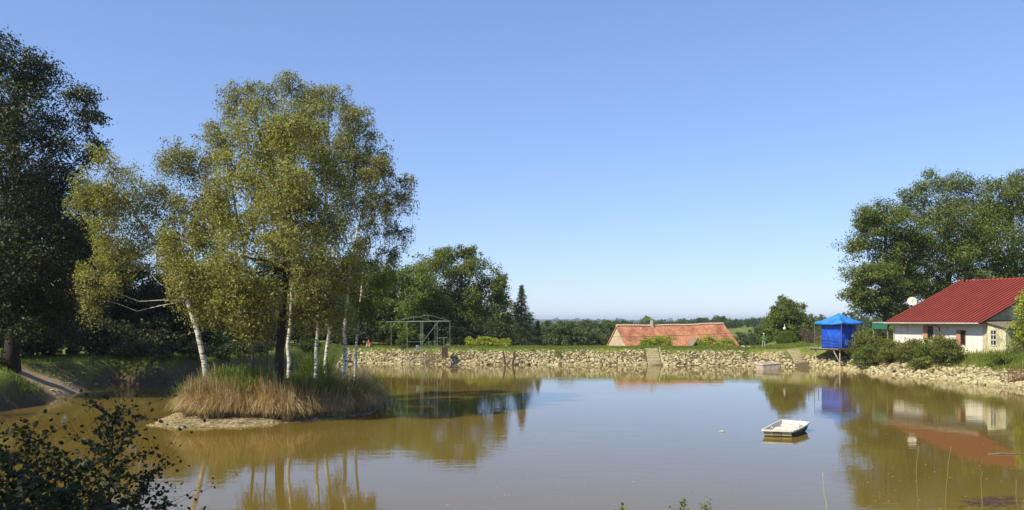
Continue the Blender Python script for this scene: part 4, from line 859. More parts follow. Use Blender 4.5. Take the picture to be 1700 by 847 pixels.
for q_ in corn:
    m = MB(); m.tube([(q_[0], q_[1], zd+.02), (q_[0], q_[1], zd+2.7)], .03, 6); m.build('tent_pole', POLE, tent, False, tb)
# the deck
DECK = plain('bleached_deck_boards', (.50, .44, .35), (.30, .26, .2), 3, .9, .3, 30)
dk = empty('fishing_deck', tb-[0, 0, .1], 'weathered wooden deck on posts carrying the blue tarpaulin hut', 'deck')
dA = A-ur*.35+ul*-.1; dl = ul*4.1; dr = ur*3.6; m = MB()
for k in range(22):
    s = dA+ul*(k*.185); e = s+ul*.165; L_ = -ur*(.05+.12*random.random())
    m.hexa([s+L_+[0,0,zd-.06], s+dr+[0,0,zd-.06], e+dr+[0,0,zd-.06], e+L_+[0,0,zd-.06]], [s+L_+[0,0,zd-.015], s+dr+[0,0,zd-.015], e+dr+[0,0,zd-.015], e+L_+[0,0,zd-.015]])
m.build('deck_boards', DECK, dk, False, tb-[0, 0, .1])
for f in (.25, 1.9, 3.4):
    m = MB(); s = dA+ur*f; e = s+dl; w_ = ur*.1; m.hexa([s+[0,0,zd-.22], s+w_+[0,0,zd-.22], e+w_+[0,0,zd-.22], e+[0,0,zd-.22]], [s+[0,0,zd-.065], s+w_+[0,0,zd-.065], e+w_+[0,0,zd-.065], e+[0,0,zd-.065]]); m.build('joist', TIMB, dk, False, tb-[0, 0, .1])
for q_ in (dA+ur*.3+ul*.15, dA+ul*3.3+ur*.3, dA+ur*3.3+ul*.2, dA+ul*3.3+ur*3.3):
    g0 = max(gz(q_[0], q_[1]), -.3); m = MB(); m.tube([(q_[0], q_[1], g0-.4), (q_[0], q_[1], zd-.2)], .07, 8); pst = m.build('deck_post', DECK, dk, False, tb-[0, 0, .1])
    m = MB(); m.lathe([(0, -.5), (.34, -.5), (.32, .3), (.28, .36), (0, .36)], 14, (q_[0], q_[1], g0)); o = m.build('concrete_foot', CONC, pst, True, tb-[0, 0, .1])
q_ = dA+ur*.3+ul*.15; m = MB(); m.tube([(q_[0], q_[1], .7), q_+ul*.9+[0, 0, zd-.2]], .045, 6); m.build('brace', DECK, dk, False, tb-[0, 0, .1])
m = MB(); m.tube([(q_[0]-.02, q_[1], .7), q_+np.array([-.6, .1, 0])+[0, 0, zd-.2]], .035, 6); m.build('brace', DECK, dk, False, tb-[0, 0, .1])
rl0 = dA+ul*3.9-ur*.1; rl1 = dA-ur*.12
for zz in (.55, .95, 1.25): m = MB(); m.tube([rl0+[0, 0, zd+zz+.15], rl1+[0, 0, zd+zz-.2]], .022, 5); m.build('rail', DARKW, dk, False, tb-[0, 0, .1])
for f in (0, .33, .66, 1): m = MB(); q_ = rl1+(rl0-rl1)*f; m.tube([q_+[0, 0, zd-.05], q_+[0, 0, zd+1.25+.1*f]], .03, 6); m.build('rail_post', DARKW, dk, False, tb-[0, 0, .1])

# ------------------------------------------------------------------ pipe fishing frame (left of centre)
PIPE = plain('pale_green_painted_pipe', (.22, .29, .23), (.11, .14, .10), 4, .6); OLDW = plain('old_dark_wood', (.10, .065, .045), (.05, .035, .025), 5, .9, .4, 20)
fb = np.array([W(700, 612, 92)[0], 92, 0.]); fr = empty('fishing_station', fb, 'spindly pale green pipe frame standing in the pond by the far bank', 'fishing station')
def pipe(nm, pts, r=.04, mat=PIPE): 
    m = MB(); m.tube([np.asarray(p_, float) for p_ in pts], r*.68, 6); return m.build(nm, mat, fr, False, fb)
dF, dB = 90., 93.5
for px, y0, y1, d in [(676,534,0,dF),(699,534,0,dF),(702,534,0,dB),(726,535,0,dF),(722,534,581,dB),(711,560,590,dB)]:
    t_ = W(px, y0, d); b_ = t_.copy(); b_[2] = -.7 if y1 == 0 else W(px, y1, d)[2]; pipe('post', [t_, b_], .05 if y1 == 0 else .035)
for px, y0 in ((649.5, 534), (747, 534), (737, 561)):
    t_ = W(px, y0, 101); b_ = t_.copy(); b_[2] = gz(b_[0], 101)-.2; pipe('post', [t_, b_], .045)
pipe('top_beam', [W(642, 534.5, 97), W(674, 534.3, dF), W(746, 533.5, dF)], .07); pipe('top_beam', [W(649.5, 535, 101), W(747, 534, 101)], .05); pipe('top_beam', [W(676, 533.5, dB), W(742, 533, dB)], .04)
pipe('cross_beam', [W(676, 534, dF), W(676, 534, 101)], .04); pipe('cross_beam', [W(745, 534, dF), W(747, 534, 101)], .045); pipe('cross_beam', [W(710, 534, dF), W(710, 534, 101)], .04)
for d in (dF, 96.):
    pipe('rafter', [W(664, 531.5, d), W(711, 523, d)], .03); pipe('rafter', [W(711, 523, d), W(746, 532.5, d)], .03)
pipe('rafter', [W(660, 533, dF+1), W(687, 524.5, dF+1), W(716, 532.5, dF+1)], .028)
pipe('king_post', [W(711, 523, dF), W(711, 534, dF)], .035); pipe('king_post', [W(687, 524, dF+1), W(687, 534, dF+1)], .035)
pipe('brace', [W(701, 569, dF), W(728, 534, dF)], .055)
for a, b, r_ in [((676,567.5),(701,567.5),.035),((695,558),(701,558),.05),((711,567.5),(725,566),.025),((724,562),(743,560.5),.04),((650,558),(655,558),.03)]:
    pipe('rail', [W(*a, dF if a[0] > 660 else 101), W(*b, dF if a[0] > 660 else 101)], r_)
pl = MB(); a = W(675, 581.5, dF); b_ = W(699, 580.5, dF); c_ = W(725, 577.5, dF+.5)
for s, e in ((a, b_), (b_, c_)): pl.hexa([s+[0,0,-.06], e+[0,0,-.06], e+[0,.9,-.06], s+[0,.9,-.06]], [s, e, e+[0,.9,0], s+[0,.9,0]])
pl.build('platform', PIPE, fr, False, fb)
for a, b, w_ in [((689,583),(685,618),.05),((700,592),(722,616),.045),((727,582),(745,606),.05),((676,585),(668,600),.035),((706,588),(696,600),.04),((735,582),(729,600),.04),((730,580),(741,598),.06),((707,590),(712,612),.08),((712,588),(703,611),.07),((716,590),(719,608),.08),((709,586),(700,604),.06),((720,588),(727,606),.06)]:
    q0 = W(*a, dF+.4); q1 = W(*b, dF+.4); q1[2] = max(q1[2], -.5); pipe('prop', [q0, q1], w_, TIMB if a[0] not in (689, 700) else PIPE)
m = MB(); c = W(693, 580.5, dF)+np.array([0, .4, 0]); m.lathe([(0, .0), (.17, .0), (.22, .42), (.24, .44), (.2, .42), (.15, .03), (0, .03)], 14, tuple(c)); o = m.build('bucket', plain('white_plastic', (.68, .68, .64), None, 2, .5), None, True); tag(o, 'white bucket standing on the platform of the pipe fishing frame', 'bucket')
o.data.transform(Matrix.Translation(tuple(-c))); o.location = tuple(c)
# timber stage behind the frame
st = empty('timber_stage', W(737, 600, 97), 'dark old timber box on the bank at the right side of the pipe frame', 'stage'); sb = W(737, 600, 97)
for px in (734.5, 737, 739.5, 742): m = MB(); q_ = W(px, 577.5, 97); m.hexa([q_+[-.07,0,-1.15], q_+[.09,0,-1.15], q_+[.09,.12,-1.15], q_+[-.07,.12,-1.15]], [q_+[-.08,0,0], q_+[.08,0,0], q_+[.08,.12,0], q_+[-.08,.12,0]]); m.build('plank', OLDW, st, False, sb)
m = MB(); q_ = W(737, 577, 97); m.box((q_[0]-.35, 96.95, q_[2]), (q_[0]+.48, 98.6, q_[2]+.08)); m.build('top_board', OLDW, st, False, sb)
# dark posts in the dam wall
for px, y0, y1, dx, lab in [(838.5,584,601,.25,'short dark wooden post leaning in the gap of the stone bank'),(850,583,606,-.35,'taller dark wooden post leaning left in the gap of the stone bank')]:
    b_ = W(px, y1, 96.5); t_ = b_+np.array([dx*-1, .3, (y1-y0)*96.5/FPX]); m = MB(); m.tube([b_-[0, 0, .3]-b_*0, (b_+t_)/2+[.03, 0, 0], t_], [.13, .12, .10], 8); o = m.build('old_post', OLDW); o.data.transform(Matrix.Translation(tuple(-b_))); o.location = tuple(b_); tag(o, lab, 'post')

# small white ornament behind the round bush
p_ = W(1302.5, 548, 109.5); zb = gz(p_[0], 109.5); o_ = empty('garden_ornament', (p_[0], 109.5, zb), 'small white pole-top ornament just above the round clipped bush', 'ornament')
hh = p_[2]-zb; m = MB(); m.tube([(0, 0, 0), (0, 0, hh)], .03, 6); m.build('pole', POLE, o_); m = MB(); m.lathe([(0, hh), (.18, hh), (.22, hh+.18), (.15, hh+.35), (.05, hh+.42), (.035, hh+.75), (0, hh+.78)], 10); m.build('globe', PVC, o_, True)
# white bags by the angler
for px, lab in ((1233.5, 'left of two small white bags on the grass left of the angler'), (1243, 'right of two small white bags on the grass left of the angler')):
    x = (px-850)/FPX*101.3; z = gz(x, 101.3); v = rock_verts(); me = bpy.data.meshes.new('white_bag'); me.from_pydata((v*np.array([.26, .2, .3])+[0, 0, .14]).tolist(), [], ifc); me.materials.append(PVC)
    o = link(bpy.data.objects.new('white_bag', me)); o.location = (x, 101.3, z); tag(o, lab, 'bag')

# ------------------------------------------------------------------ boats
BW = plain('off_white_gelcoat', (.72, .70, .60), (.50, .46, .35), 3.5, .4, spec=.5); BG = plain('dark_olive_hull', (.085, .085, .05), (.05, .05, .03), 3, .7); BCR = plain('yellowed_hull', (.55, .52, .34), (.42, .40, .24), 3, .6); BGR = plain('grey_pad', (.26, .24, .20), None, 5)  # hull is dark olive all over, transom panels paler
NL, NR, FR_, FL = [np.array(q_) for q_ in ((11.12, 37.62), (12.43, 37.25), (13.98, 39.6), (12.95, 40.5))]
bo = np.array([*(NL+NR+FR_+FL)/4, 0.]); boat = empty('rowing_boat', bo, 'small white pram dinghy drifting in the middle of the pond', 'boat')
cen2 = (NL+NR+FR_+FL)/4
def ringpts(k, z, zb):                                 # rounded outline, scaled towards the middle, bow end raised
    P0 = [NL, NR, FR_, FL]; out = []
    for i_ in range(4):
        a = P0[i_-1]; b = P0[i_]; c = P0[(i_+1) % 4]; r_ = .12
        ua = unit(a-b)*r_; uc = unit(c-b)*r_
        for t in (0, .5, 1):
            q_ = (b+ua)*(1-t)**2+b*2*t*(1-t)+(b+uc)*t*t; out.append(q_)
    for i_ in (2, 5, 8, 11)[::-1]:
        a = out[i_]; b = out[(i_+1) % 12 if i_ < 11 else 0]; ins = [a+(b-a)*f for f in (.25, .5, .75)]; out[i_+1:i_+1] = ins
    out = np.array(out); fwd = unit((FR_+FL-NL-NR)); s = (out-cen2)@fwd; sn = (s-s.min())/(s.max()-s.min()); side_ = np.array([-fwd[1], fwd[0]]); lat = (out-cen2)@side_
    out = out+side_[None]*(lat*.10*np.sin(sn*np.pi))[:, None]      # belly of the sides
    o2 = cen2+(out-cen2)*k; return np.column_stack([o2, z+(zb-z)*sn**2])
rings = [ringpts(.80, -.12, .02), ringpts(.90, .02, .12), ringpts(.955, .24, .36), ringpts(1.0, .25, .37)]
def loft(m, rs, close=None):
    k = len(rs[0]); m.add(np.vstack(rs), [[j*k+i_, j*k+(i_+1) % k, (j+1)*k+(i_+1) % k, (j+1)*k+i_] for j in range(len(rs)-1) for i_ in range(k)], [close] if close else None); return k
k = len(rings[0])
m = MB(); loft(m, rings[:3], list(range(k))[::-1]); m.build('hull', BG, boat, False, bo)
m = MB(); loft(m, [ringpts(.955, .235, .355), ringpts(1.02, .235, .355), ringpts(1.02, .30, .42), ringpts(.93, .30, .42), ringpts(.93, .25, .37)]); m.build('gunwale', BW, boat, False, bo)
m = MB(); loft(m, [ringpts(.92, .29, .41), ringpts(.84, .06, .12)]); ik = ringpts(.84, .06, .12); m.build('inner_shell', BW, boat, False, bo)
m = MB(); m.add(ik+[0, 0, .003], None, [list(range(len(ik)))]); m.build('floor', plain('dirty_shaded_floor', (.34, .31, .22), (.20, .17, .11), 3, .8), boat, False, bo)  # floor colour holds dirt and the painted shade of the boat's inside
tr = unit(NR-NL); nn = np.array([tr[1], -tr[0]])
def on_transom(f0, f1, z0, z1, mat, nm, off=.0):
    m = MB(); a = NL*(1-f0)+NR*f0; b = NL*(1-f1)+NR*f1; sh = (cen2-(NL+NR)/2)*.055; lo_ = sh*1.55
    q0 = [(*(a+lo_+nn*(.035+off)), z0), (*(b+lo_+nn*(.035+off)), z0), (*(b+lo_), z0), (*(a+lo_), z0)]; q1 = [(*(a+sh+nn*(.035+off)), z1), (*(b+sh+nn*(.035+off)), z1), (*(b+sh), z1), (*(a+sh), z1)]
    m.hexa(q0, q1); m.build(nm, mat, boat, False, bo)
on_transom(.07, .36, .045, .225, BCR, 'transom_panel'); on_transom(.62, .92, .045, .225, BCR, 'transom_panel'); on_transom(.375, .605, .04, .23, BGR, 'motor_pad', .015)
fwd = np.array([*unit((FR_+FL-NL-NR)), 0.]); sdv = np.array([fwd[1], -fwd[0], 0.]); c3 = np.array([*cen2, 0.])
def seat(s0, s1, z, nm, wd_):
    m = MB(); a = c3+fwd*s0; b = c3+fwd*s1; lo_ = [a-sdv*wd_+[0,0,z-.16], a+sdv*wd_+[0,0,z-.16], b+sdv*wd_*.93+[0,0,z-.14], b-sdv*wd_*.93+[0,0,z-.14]]
    m.hexa(lo_, [p_+np.array([0, 0, .16]) for p_ in lo_]); o = m.build(nm, BW, boat, False, bo); bv = o.modifiers.new('b', 'BEVEL'); bv.width = .02; bv.segments = 2
seat(.55, 1.25, .30, 'foredeck', .43); seat(-.25, .12, .24, 'thwart', .50); seat(-1.3, -1.08, .22, 'stern_seat', .48)
m = MB(); q_ = c3+fwd*.35+sdv*.45; m.tube([q_+[0, 0, .2], q_+[.03, 0, .45], q_+[.1, 0, .62]], .018, 6); m.build('rowlock', BW, boat, False, bo)
m = MB(); q_ = c3-fwd*.7-sdv*.50; m.tube([q_+[0, 0, .35], q_+[.12, -.15, .12]], .018, 6); m.build('rowlock', BW, boat, False, bo)
# moored punt at the far bank
pb0 = W(1277, 613, 88.5); pb0[2] = 0; punt = empty('moored_punt', pb0, 'boxy off-white punt moored at the far bank left of the second steps', 'boat', None, R(14))
PW = plain('stained_white_paint', (.66, .58, .46), (.48, .38, .28), 3, .7); m = MB()
lo_ = [(-1.0,-.55,-.1),(.78,-.55,-.1),(.78,.75,-.1),(-1.0,.75,-.1)]; md = [(-1.12,-.62,.5),(.85,-.62,.62),(.85,.8,.62),(-1.12,.8,.5)]; m.hexa(lo_, md); o = m.build('hull', PW, punt); bv = o.modifiers.new('b', 'BEVEL'); bv.width = .04
m = MB(); m.hexa([(-1.16,-.66,.503),(.89,-.66,.623),(.89,.84,.623),(-1.16,.84,.503)], [(-1.16,-.66,.57),(.89,-.66,.69),(.89,.84,.69),(-1.16,.84,.57)]); m.build('deck', BW, punt)
for xx, zz in ((-.72, .6), (-.02, .641)): m = MB(); m.hexa([(xx,-.3,zz-.03),(xx+.55,-.3,zz+.005),(xx+.55,.5,zz+.005),(xx,.5,zz-.03)], [(xx,-.3,zz+.01),(xx+.55,-.3,zz+.045),(xx+.55,.5,zz+.045),(xx,.5,zz+.01)]); m.build('hatch', BGR, punt)
m = MB(); m.box((.852,-.5,.0), (.875,.65,.56)); m.build('end_board', plain('brown_end', (.22, .13, .09), None, 3), punt)

# ------------------------------------------------------------------ people
SKIN = plain('skin', (.50, .30, .21), None, 4, .6); HAIR = plain('brown_hair', (.07, .04, .025), None, 20, .7)
def cloth(n, c): return plain(n, c, tuple(x*.7 for x in c), 6, .85, .4, 12)
def skinbody(name, verts, edges, radii, mats, pick, parent):
    me = bpy.data.meshes.new('t'); me.from_pydata(verts, edges, []); o = bpy.data.objects.new('t', me); COL.objects.link(o)
    sk = o.modifiers.new('s', 'SKIN'); 
    for v_, r_ in zip(me.skin_vertices[0].data, radii): v_.radius = (r_, r_) if not isinstance(r_, tuple) else r_
    me.skin_vertices[0].data[0].use_root = True
    ss = o.modifiers.new('d', 'SUBSURF'); ss.levels = 2; ss.render_levels = 2
    dg = bpy.context.evaluated_depsgraph_get(); dg.update(); nm = bpy.data.meshes.new_from_object(o.evaluated_get(dg)); bpy.data.objects.remove(o)
    nm.name = name; nm.materials.clear()
    for m_ in mats: nm.materials.append(m_)
    for p_ in nm.polygons: p_.material_index = pick(p_.center); p_.use_smooth = True
    return link(bpy.data.objects.new(name, nm), parent)
def head(parent, c, face, s=1.0, hair=HAIR):
    """head with brow, nose, ears; face = heading angle"""
    m = MB(); v, f = ico(3); h = v*np.array([.075, .095, .115])*s; h[:, 0] *= 1-.18*np.clip(-v[:, 2], 0, 1); h[:, 1] -= .012*s*np.exp(-((v[:, 0]/.16)**2+((v[:, 2]+.12)/.14)**2))*(v[:, 1] < 0)*2.2
    cs, sn = math.cos(face), math.sin(face); Rm = np.array([[cs, -sn, 0], [sn, cs, 0], [0, 0, 1]])
    m.add(h@Rm.T+c, None, f); m.add((v[:, :]*np.array([.012, .02, .03])*s+[.077*s, 0, 0])@Rm.T+c, None, f); m.add((v*np.array([.012, .02, .03])*s+[-.077*s, 0, 0])@Rm.T+c, None, f); hd = m.build('head', SKIN, parent, True)
    m = MB()
    for sx in (-1, 1): m.add((v*.011*s+[sx*.03*s, -.086*s, .012*s])@Rm.T+c, None, f)
    m.build('eye', HAIR, hd, True); m = MB(); m.add((v*np.array([.026, .008, .007])*s+[0, -.088*s, -.055*s])@Rm.T+c, None, f); m.build('mouth', plain('lip', (.35, .13, .11)), hd, True)
    m = MB(); k = v.copy(); msk = (v[:, 2] < -.2) | ((v[:, 1] < -.35) & (v[:, 2] < .45)); k = k*np.array([.084, .103, .124])*s*1.0; k[msk] *= .86; m.add((k+[0, .006*s, .006*s])@Rm.T+c, None, f); m.build('hair', hair, hd, True); return hd
def fingers(parent, c, dr, s=1.0):
    dr = unit(np.array(dr)); sd_ = unit(np.cross(dr, [0, 0, 1.])+np.array([1e-4, 0, 0])); m = MB()
    for k, L in enumerate((.065, .075, .07, .055)):
        q_ = np.array(c)+sd_*(k-1.5)*.02*s; m.tube([q_, q_+dr*L*.55*s+[0, 0, -.006], q_+dr*L*s+[0, 0, -.025]], [.010*s, .009*s, .007*s], 6)
    m.tube([np.array(c)-dr*.03-sd_*.035, np.array(c)+dr*.015-sd_*.06, np.array(c)+dr*.04-sd_*.055], [.012, .011, .008], 6); m.build('fingers', SKIN, parent, True)
# angler on the dam, standing in profile, holding a rod
ax0 = (1268-850)/FPX*102; az0 = gz(ax0, 102)-.02
ang = empty('person', (ax0, 102, az0), 'standing person in a green top, light trousers and a white cap on the dam', 'person')
V_ = [(0,0,.95),(0,0,1.12),(0,.01,1.32),(0,.01,1.46),(0,0,1.56),(.17,.01,1.42),(.24,-.06,1.18),(.14,-.24,1.06),(.08,-.32,1.07),(-.17,.01,1.42),(-.22,-.08,1.17),(-.10,-.25,1.10),(-.04,-.33,1.11),
      (.10,0,.90),(.12,-.02,.50),(.12,.02,.09),(.13,-.14,.04),(-.10,0,.90),(-.13,.02,.50),(-.14,.06,.09),(-.15,-.10,.04)]
E_ = [(0,1),(1,2),(2,3),(3,4),(3,5),(5,6),(6,7),(7,8),(3,9),(9,10),(10,11),(11,12),(0,13),(13,14),(14,15),(15,16),(0,17),(17,18),(18,19),(19,20)]
Rr = [.15,.14,.155,.09,.055,.07,.048,.036,.032,.07,.048,.036,.032,.095,.065,.05,.045,.095,.065,.05,.045]
def pk(c):
    if c.z > 1.50 : return 2
    if c.y < -.20 and c.z > .95: return 2
    if c.z > .93: return 0
    return 1 if c.z > .09 else 3
body = skinbody('body', V_, E_, Rr, [cloth('green_shirt', (.06, .26, .09)), cloth('light_trousers', (.33, .36, .38)), SKIN, cloth('shoe', (.2, .16, .12))], pk, ang)
hd = head(ang, np.array([0, -.01, 1.68]), R(-20)); m = MB(); m.lathe([(.001, 1.83), (.06, 1.82), (.098, 1.76), (.108, 1.70), (.10, 1.695)], 14, (0, 0, 0)); m.hexa([(-.07,-.19,1.69),(.07,-.19,1.69),(.08,-.07,1.70),(-.08,-.07,1.70)], [(-.07,-.19,1.70),(.07,-.19,1.70),(.08,-.07,1.715),(-.08,-.07,1.715)]); m.build('cap', PVC, hd, True)
fingers(ang, (.08, -.34, 1.07), (-.6, -.5, 0)); fingers(ang, (-.04, -.35, 1.11), (.6, -.5, 0))
m = MB(); m.tube([(0, -.10, .95), (.02, -.42, 1.14), (.1, -3.2, 2.3)], [.014, .012, .003], 5); rod = m.build('fishing_rod', DARKW, None); rod.location = (ax0, 102, az0); tag(rod, 'thin fishing rod held by the person in green', 'fishing rod')
# person sitting on the grass at the left
sx0 = (612-850)/FPX*104.5; sz0 = gz(sx0, 104.5); sit = empty('person', (sx0, 104.5, sz0), 'person in a red top and pale trousers sitting on the bank grass', 'person')
V_ = [(0,.12,.12),(0,.13,.30),(0,.10,.50),(0,.07,.62),(0,.05,.70),(.17,.08,.58),(.24,-.02,.36),(.16,-.25,.38),(.12,-.32,.40),(-.17,.08,.58),(-.24,-.02,.36),(-.16,-.25,.38),(-.12,-.32,.40),
      (.11,.06,.12),(.17,-.30,.42),(.15,-.42,.07),(.16,-.54,.04),(-.11,.06,.12),(-.17,-.30,.42),(-.15,-.42,.07),(-.16,-.54,.04)]
def pk2(c):
    if c.z > .665: return 2
    if c.y < -.22 and c.z > .36 and abs(c.x) < .135: return 2
    if c.z > .24 and c.y > -.06: return 0
    return 1 if c.y > -.44 else 3
skinbody('body', V_, E_, Rr, [cloth('red_shirt', (.55, .055, .05)), cloth('pale_trousers', (.68, .62, .55)), SKIN, cloth('pale_shoe', (.6, .55, .5))], pk2, sit)
head(sit, np.array([0, .03, .83]), R(15), 1.05, plain('reddish_hair', (.30, .10, .06), None, 20)); fingers(sit, (.12, -.34, .40), (-.5, -.6, 0)); fingers(sit, (-.12, -.34, .40), (.5, -.6, 0))

# ------------------------------------------------------------------ foreground plants
def leafy(name, label, x, y, ztop, spread, nbr, lm, seed, leaf=.05, lean=0, stem=.018, z0=None, cat='shrub', lowfrac=.1):
    rs = np.random.default_rng(seed); z0 = gz(x, y)-.05 if z0 is None else z0; b = np.array([x, y, z0]); root = empty(name, b, label, cat, 'alder shoots in the near left corner' if name == 'alder_shrub' else None); H = ztop-z0
    st = MB(); lf = MB(); main = np.array([b+np.array([lean*t**1.5+.03*math.sin(t*7+seed), .03*math.cos(t*5), H*t]) for t in np.linspace(0, 1, 12)]); st.tube(main, np.linspace(stem, stem*.2, 12), 6)
    C = []; 
    for k in range(nbr):
        t = lowfrac+(1-lowfrac)*(k+.5)/nbr; s = b+np.array([lean*t**1.5, 0, H*t]); a = k*2.4+rs.uniform(-.3, .3); L = spread*(1.08-t*.85)*rs.uniform(.7, 1.2)
        dr = np.array([math.cos(a), math.sin(a)*.8, .42+.25*t]); pts = [s+dr*L*f+np.array([0, 0, -.10*L*f*f])+rs.normal(size=3)*.012 for f in np.linspace(0, 1, 6)]; st.tube(pts, np.linspace(stem*.4, .002, 6), 4, False)
        m = int(L/.030)+3
        for j in range(m):
            f = (j+1)/m; q_ = s+dr*L*f+np.array([0, 0, -.10*L*f*f]); 
            for r_ in range(2 if rs.random() < .75 else 3): C.append(q_+rs.normal(size=3)*.028)
            if rs.random() < .22:
                d2 = dr+rs.normal(size=3)*.7; 
                tw_ = rs.uniform(.08, .3)*spread/.7; st.tube([q_, q_+d2*tw_], [.0025, .001], 4, False)
                for g_ in range(4): C.append(q_+d2*tw_*(g_+1)/4+rs.normal(size=3)*.015)
    C = np.array(C); n = len(C); nrm = rs.normal(size=(n, 3))*.8+[0, 0, .7]; nrm /= np.linalg.norm(nrm, axis=1)[:, None]; u = np.cross(nrm, rs.normal(size=(n, 3))); u /= np.linalg.norm(u, axis=1)[:, None]; v = np.cross(nrm, u)
    S = (leaf*rs.uniform(.6, 1.15, n))[:, None]; outl = [(-.5, 0, 0), (-.25, .34, .06), (.12, .42, .08), (.42, .2, .02), (.5, 0, -.03), (.42, -.2, .02), (.12, -.42, .08), (-.25, -.34, .06)]
    vv = np.stack([C+u*S*a_+v*S*b_+nrm*S*c_ for a_, b_, c_ in outl], 1).reshape(-1, 3); idx = np.arange(n)[:, None]*8
    lf.add(vv, np.concatenate([idx+np.array([0, 1, 2, 3]), idx+np.array([0, 3, 4, 5]), idx+np.array([0, 5, 6, 7])])); st.build('stems', BARK, root, False, b); lf.build('foliage', lm, root, False, b)
for k, (px, py, d, sp, nb, ln_) in enumerate([(185,652,9.0,.95,34,.05),(60,690,8.4,.8,26,-.05),(120,735,7.8,.8,24,.06),(15,735,7.4,.8,24,-.04),(240,755,8.6,.8,22,.18),(-25,680,8.8,.8,24,0),(80,790,6.8,.65,22,.02),(150,800,6.9,.6,20,.08),(10,800,6.5,.6,22,0)]):
    t = W(px, py+34, d); leafy('alder_shrub', ['tall central alder shoot with layered branches at the bottom left', 'alder shoot with a lit leafy tip left of the tall central one', 'lower alder shoot between the two taller ones at bottom left', 'dark alder shoot at the far left edge', 'low alder shoot reaching furthest right over the water',
      'alder shoot cut by the left photo edge', 'dark low alder leaves in the bottom left corner', 'dark low alder leaves under the tall central shoot', 'dark low alder leaves at the very left bottom corner'][k], t[0]-ln_, d, t[2], sp, nb, L_ALDER, 40+k, .05, ln_, z0=gz(t[0], d)-.05 if gz(t[0], d) < t[2] else t[2]-1.2, lowfrac=.25)
for k, (px, py, d) in enumerate([(1134,829,9.5),(1172,833,9.4),(1028,846,9.5)]):
    t = W(px, py, d); leafy('bank_sprig', ['leafy green sprig poking up at the bottom edge right of centre', 'smaller leafy sprig right of the first at the bottom edge', 'tiny leaf tip at the bottom edge left of the sprigs'][k], t[0], d, t[2], .16, 9, L_SHRUB, 70+k, .035, 0, .006, cat='plant', lowfrac=.75)
for k, (pts, d, lab) in enumerate([([(1366,785),(1368,815),(1373,847),(1376,880)], 10, 'pale bare stalk left of the others at the bottom edge'),([(1525,741),(1520,790),(1524,830),(1528,900)], 11, 'tall curved dry stalk, tallest in the lower right'),
      ([(1579,742),(1571,790),(1569,847),(1570,890)], 11.5, 'straight thin dry stalk right of the tallest one'),([(1631,782),(1628,800),(1631,825)], 20, 'short dark twig standing in the water at lower right'),([(1687,797),(1686,820),(1690,847),(1692,880)], 11, 'dry stalk at the right edge of the photo'),([(1699,830),(1698,850),(1698,880)], 11, 'very short stalk tip in the right bottom corner')]):
    P_ = np.array([W(a, b, d) for a, b in pts]); 
    if k == 3: P_ = np.vstack([P_, [P_[-1][0], d, -.2]]) if True else P_
    g0 = gz(P_[-1][0], d)
    if P_[-1][2] > g0 and k != 3: P_ = np.vstack([P_, [P_[-1][0], d, g0-.05]])
    bs = P_[-1].copy(); m = MB(); Q = polyfine(P_[::-1], 14); m.tube(Q, np.linspace(.011, .004, 14)*(1.6 if k == 3 else 1), 6)
    o = m.build('dry_stalk', plain('pale_stalk', (.42, .38, .28)) if k == 0 else plain('dry_stalk', (.22, .17, .08)), None, True, bs); o.location = tuple(bs); tag(o, lab, 'stalk')

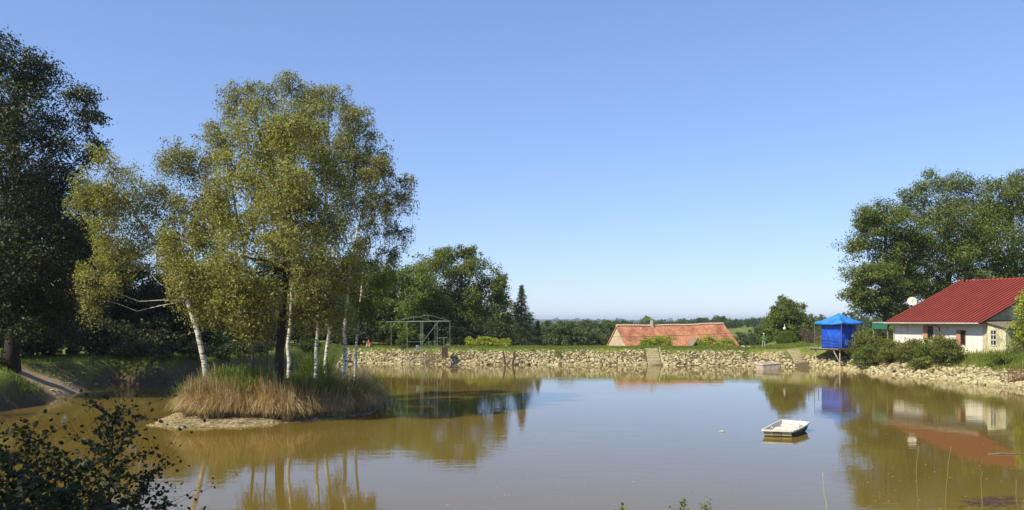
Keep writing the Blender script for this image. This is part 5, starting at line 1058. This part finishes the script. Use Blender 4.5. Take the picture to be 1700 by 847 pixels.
# floating things
mb = MB()
for k in range(170):
    px = rng.normal(1648, 22); py = rng.normal(834, 4); d = EYE*FPX/(py-HY); c = np.array([(px-850)/FPX*d, d, .012]); a = rng.uniform(0, 3.14); L = rng.uniform(.05, .3); u = np.array([math.cos(a)*L, math.sin(a)*L, rng.uniform(0, .02)])
    mb.tube([c-u, c+u*.2+[0, .01, .01], c+u], [.008, .007, .003], 4)
tag(mb.build('floating_twigs', OLDW), 'mat of dark twigs floating in the lower right corner', 'twigs', kind='stuff')
mb = MB(); n = 330; px = np.concatenate([rng.uniform(1420, 1700, n//2), rng.uniform(700, 1500, n-n//2)]); py = rng.uniform(640, 847, n); d = EYE*FPX/(py-HY); c = np.stack([(px-850)/FPX*d, d, np.full(n, .006)], 1)
a = rng.uniform(0, 6.28, n); s_ = rng.uniform(.015, .045, n); u = np.stack([np.cos(a)*s_, np.sin(a)*s_, a*0], 1); v = np.stack([-np.sin(a)*s_*.6, np.cos(a)*s_*.6, a*0+.003], 1); s = signed(POND, c[:, 0], c[:, 1]); k = s < -1
mb.add(np.stack([c-u, c+v, c+u, c-v], 1)[k].reshape(-1, 3), np.arange(4*int(k.sum())).reshape(-1, 4)); tag(mb.build('floating_leaves', plain('fallen_leaf', (.46, .40, .22), (.28, .22, .1), 3)), 'scattered fallen leaves floating on the pond', 'leaves', kind='stuff')
c = W(1199, 717, 39.1); m = MB(); m.leaves(np.array([[0, 0, .02]]), .2, 5, .5); m.tube([(-.16, 0, .015), (0, 0, .04), (.15, .02, .02)], [.01, .035, .008], 6); o = m.build('feather', BW); o.location = (c[0], c[1], .0); tag(o, 'white feather floating left of the dinghy', 'feather')
m = MB(); m.tube([(0, 0, .0), (.5, .05, .03), (1.1, .0, .02), (1.8, .12, .0)], [.03, .028, .02, .01], 6); o = m.build('floating_branch', TIMB); o.location = (W(1640, 754, 32.6)[0], 32.6, 0); tag(o, 'thin branch floating near the right edge', 'branch')
m = MB(); m.tube([(0, 0, .0), (.9, .1, .1), (2.2, .0, .25), (3.3, .12, .32)], [.05, .045, .035, .02], 6); o = m.build('fallen_branch', TIMB); q_ = W(738, 610, 93); o.location = (q_[0], 92.4, -.05); tag(o, 'fallen branch in the water right of the pipe frame', 'branch')
# driftwood on the mud spit
for k, (x, y, a, L, lab) in enumerate([(-30.5,57,.5,1.8,'thin driftwood branch lying along the mud spit'),(-31.8,60,-.3,1.3,'short driftwood stick near the back of the mud spit')]):
    m = MB(); z = gz(x, y)+.05; m.tube([(-L/2, 0, 0), (0, .08, .05), (L/2, 0, .12)], [.05, .045, .02], 6); o = m.build('driftwood', TIMB); o.location = (x, y, z); o.rotation_euler = (0, 0, a); tag(o, lab, 'driftwood')
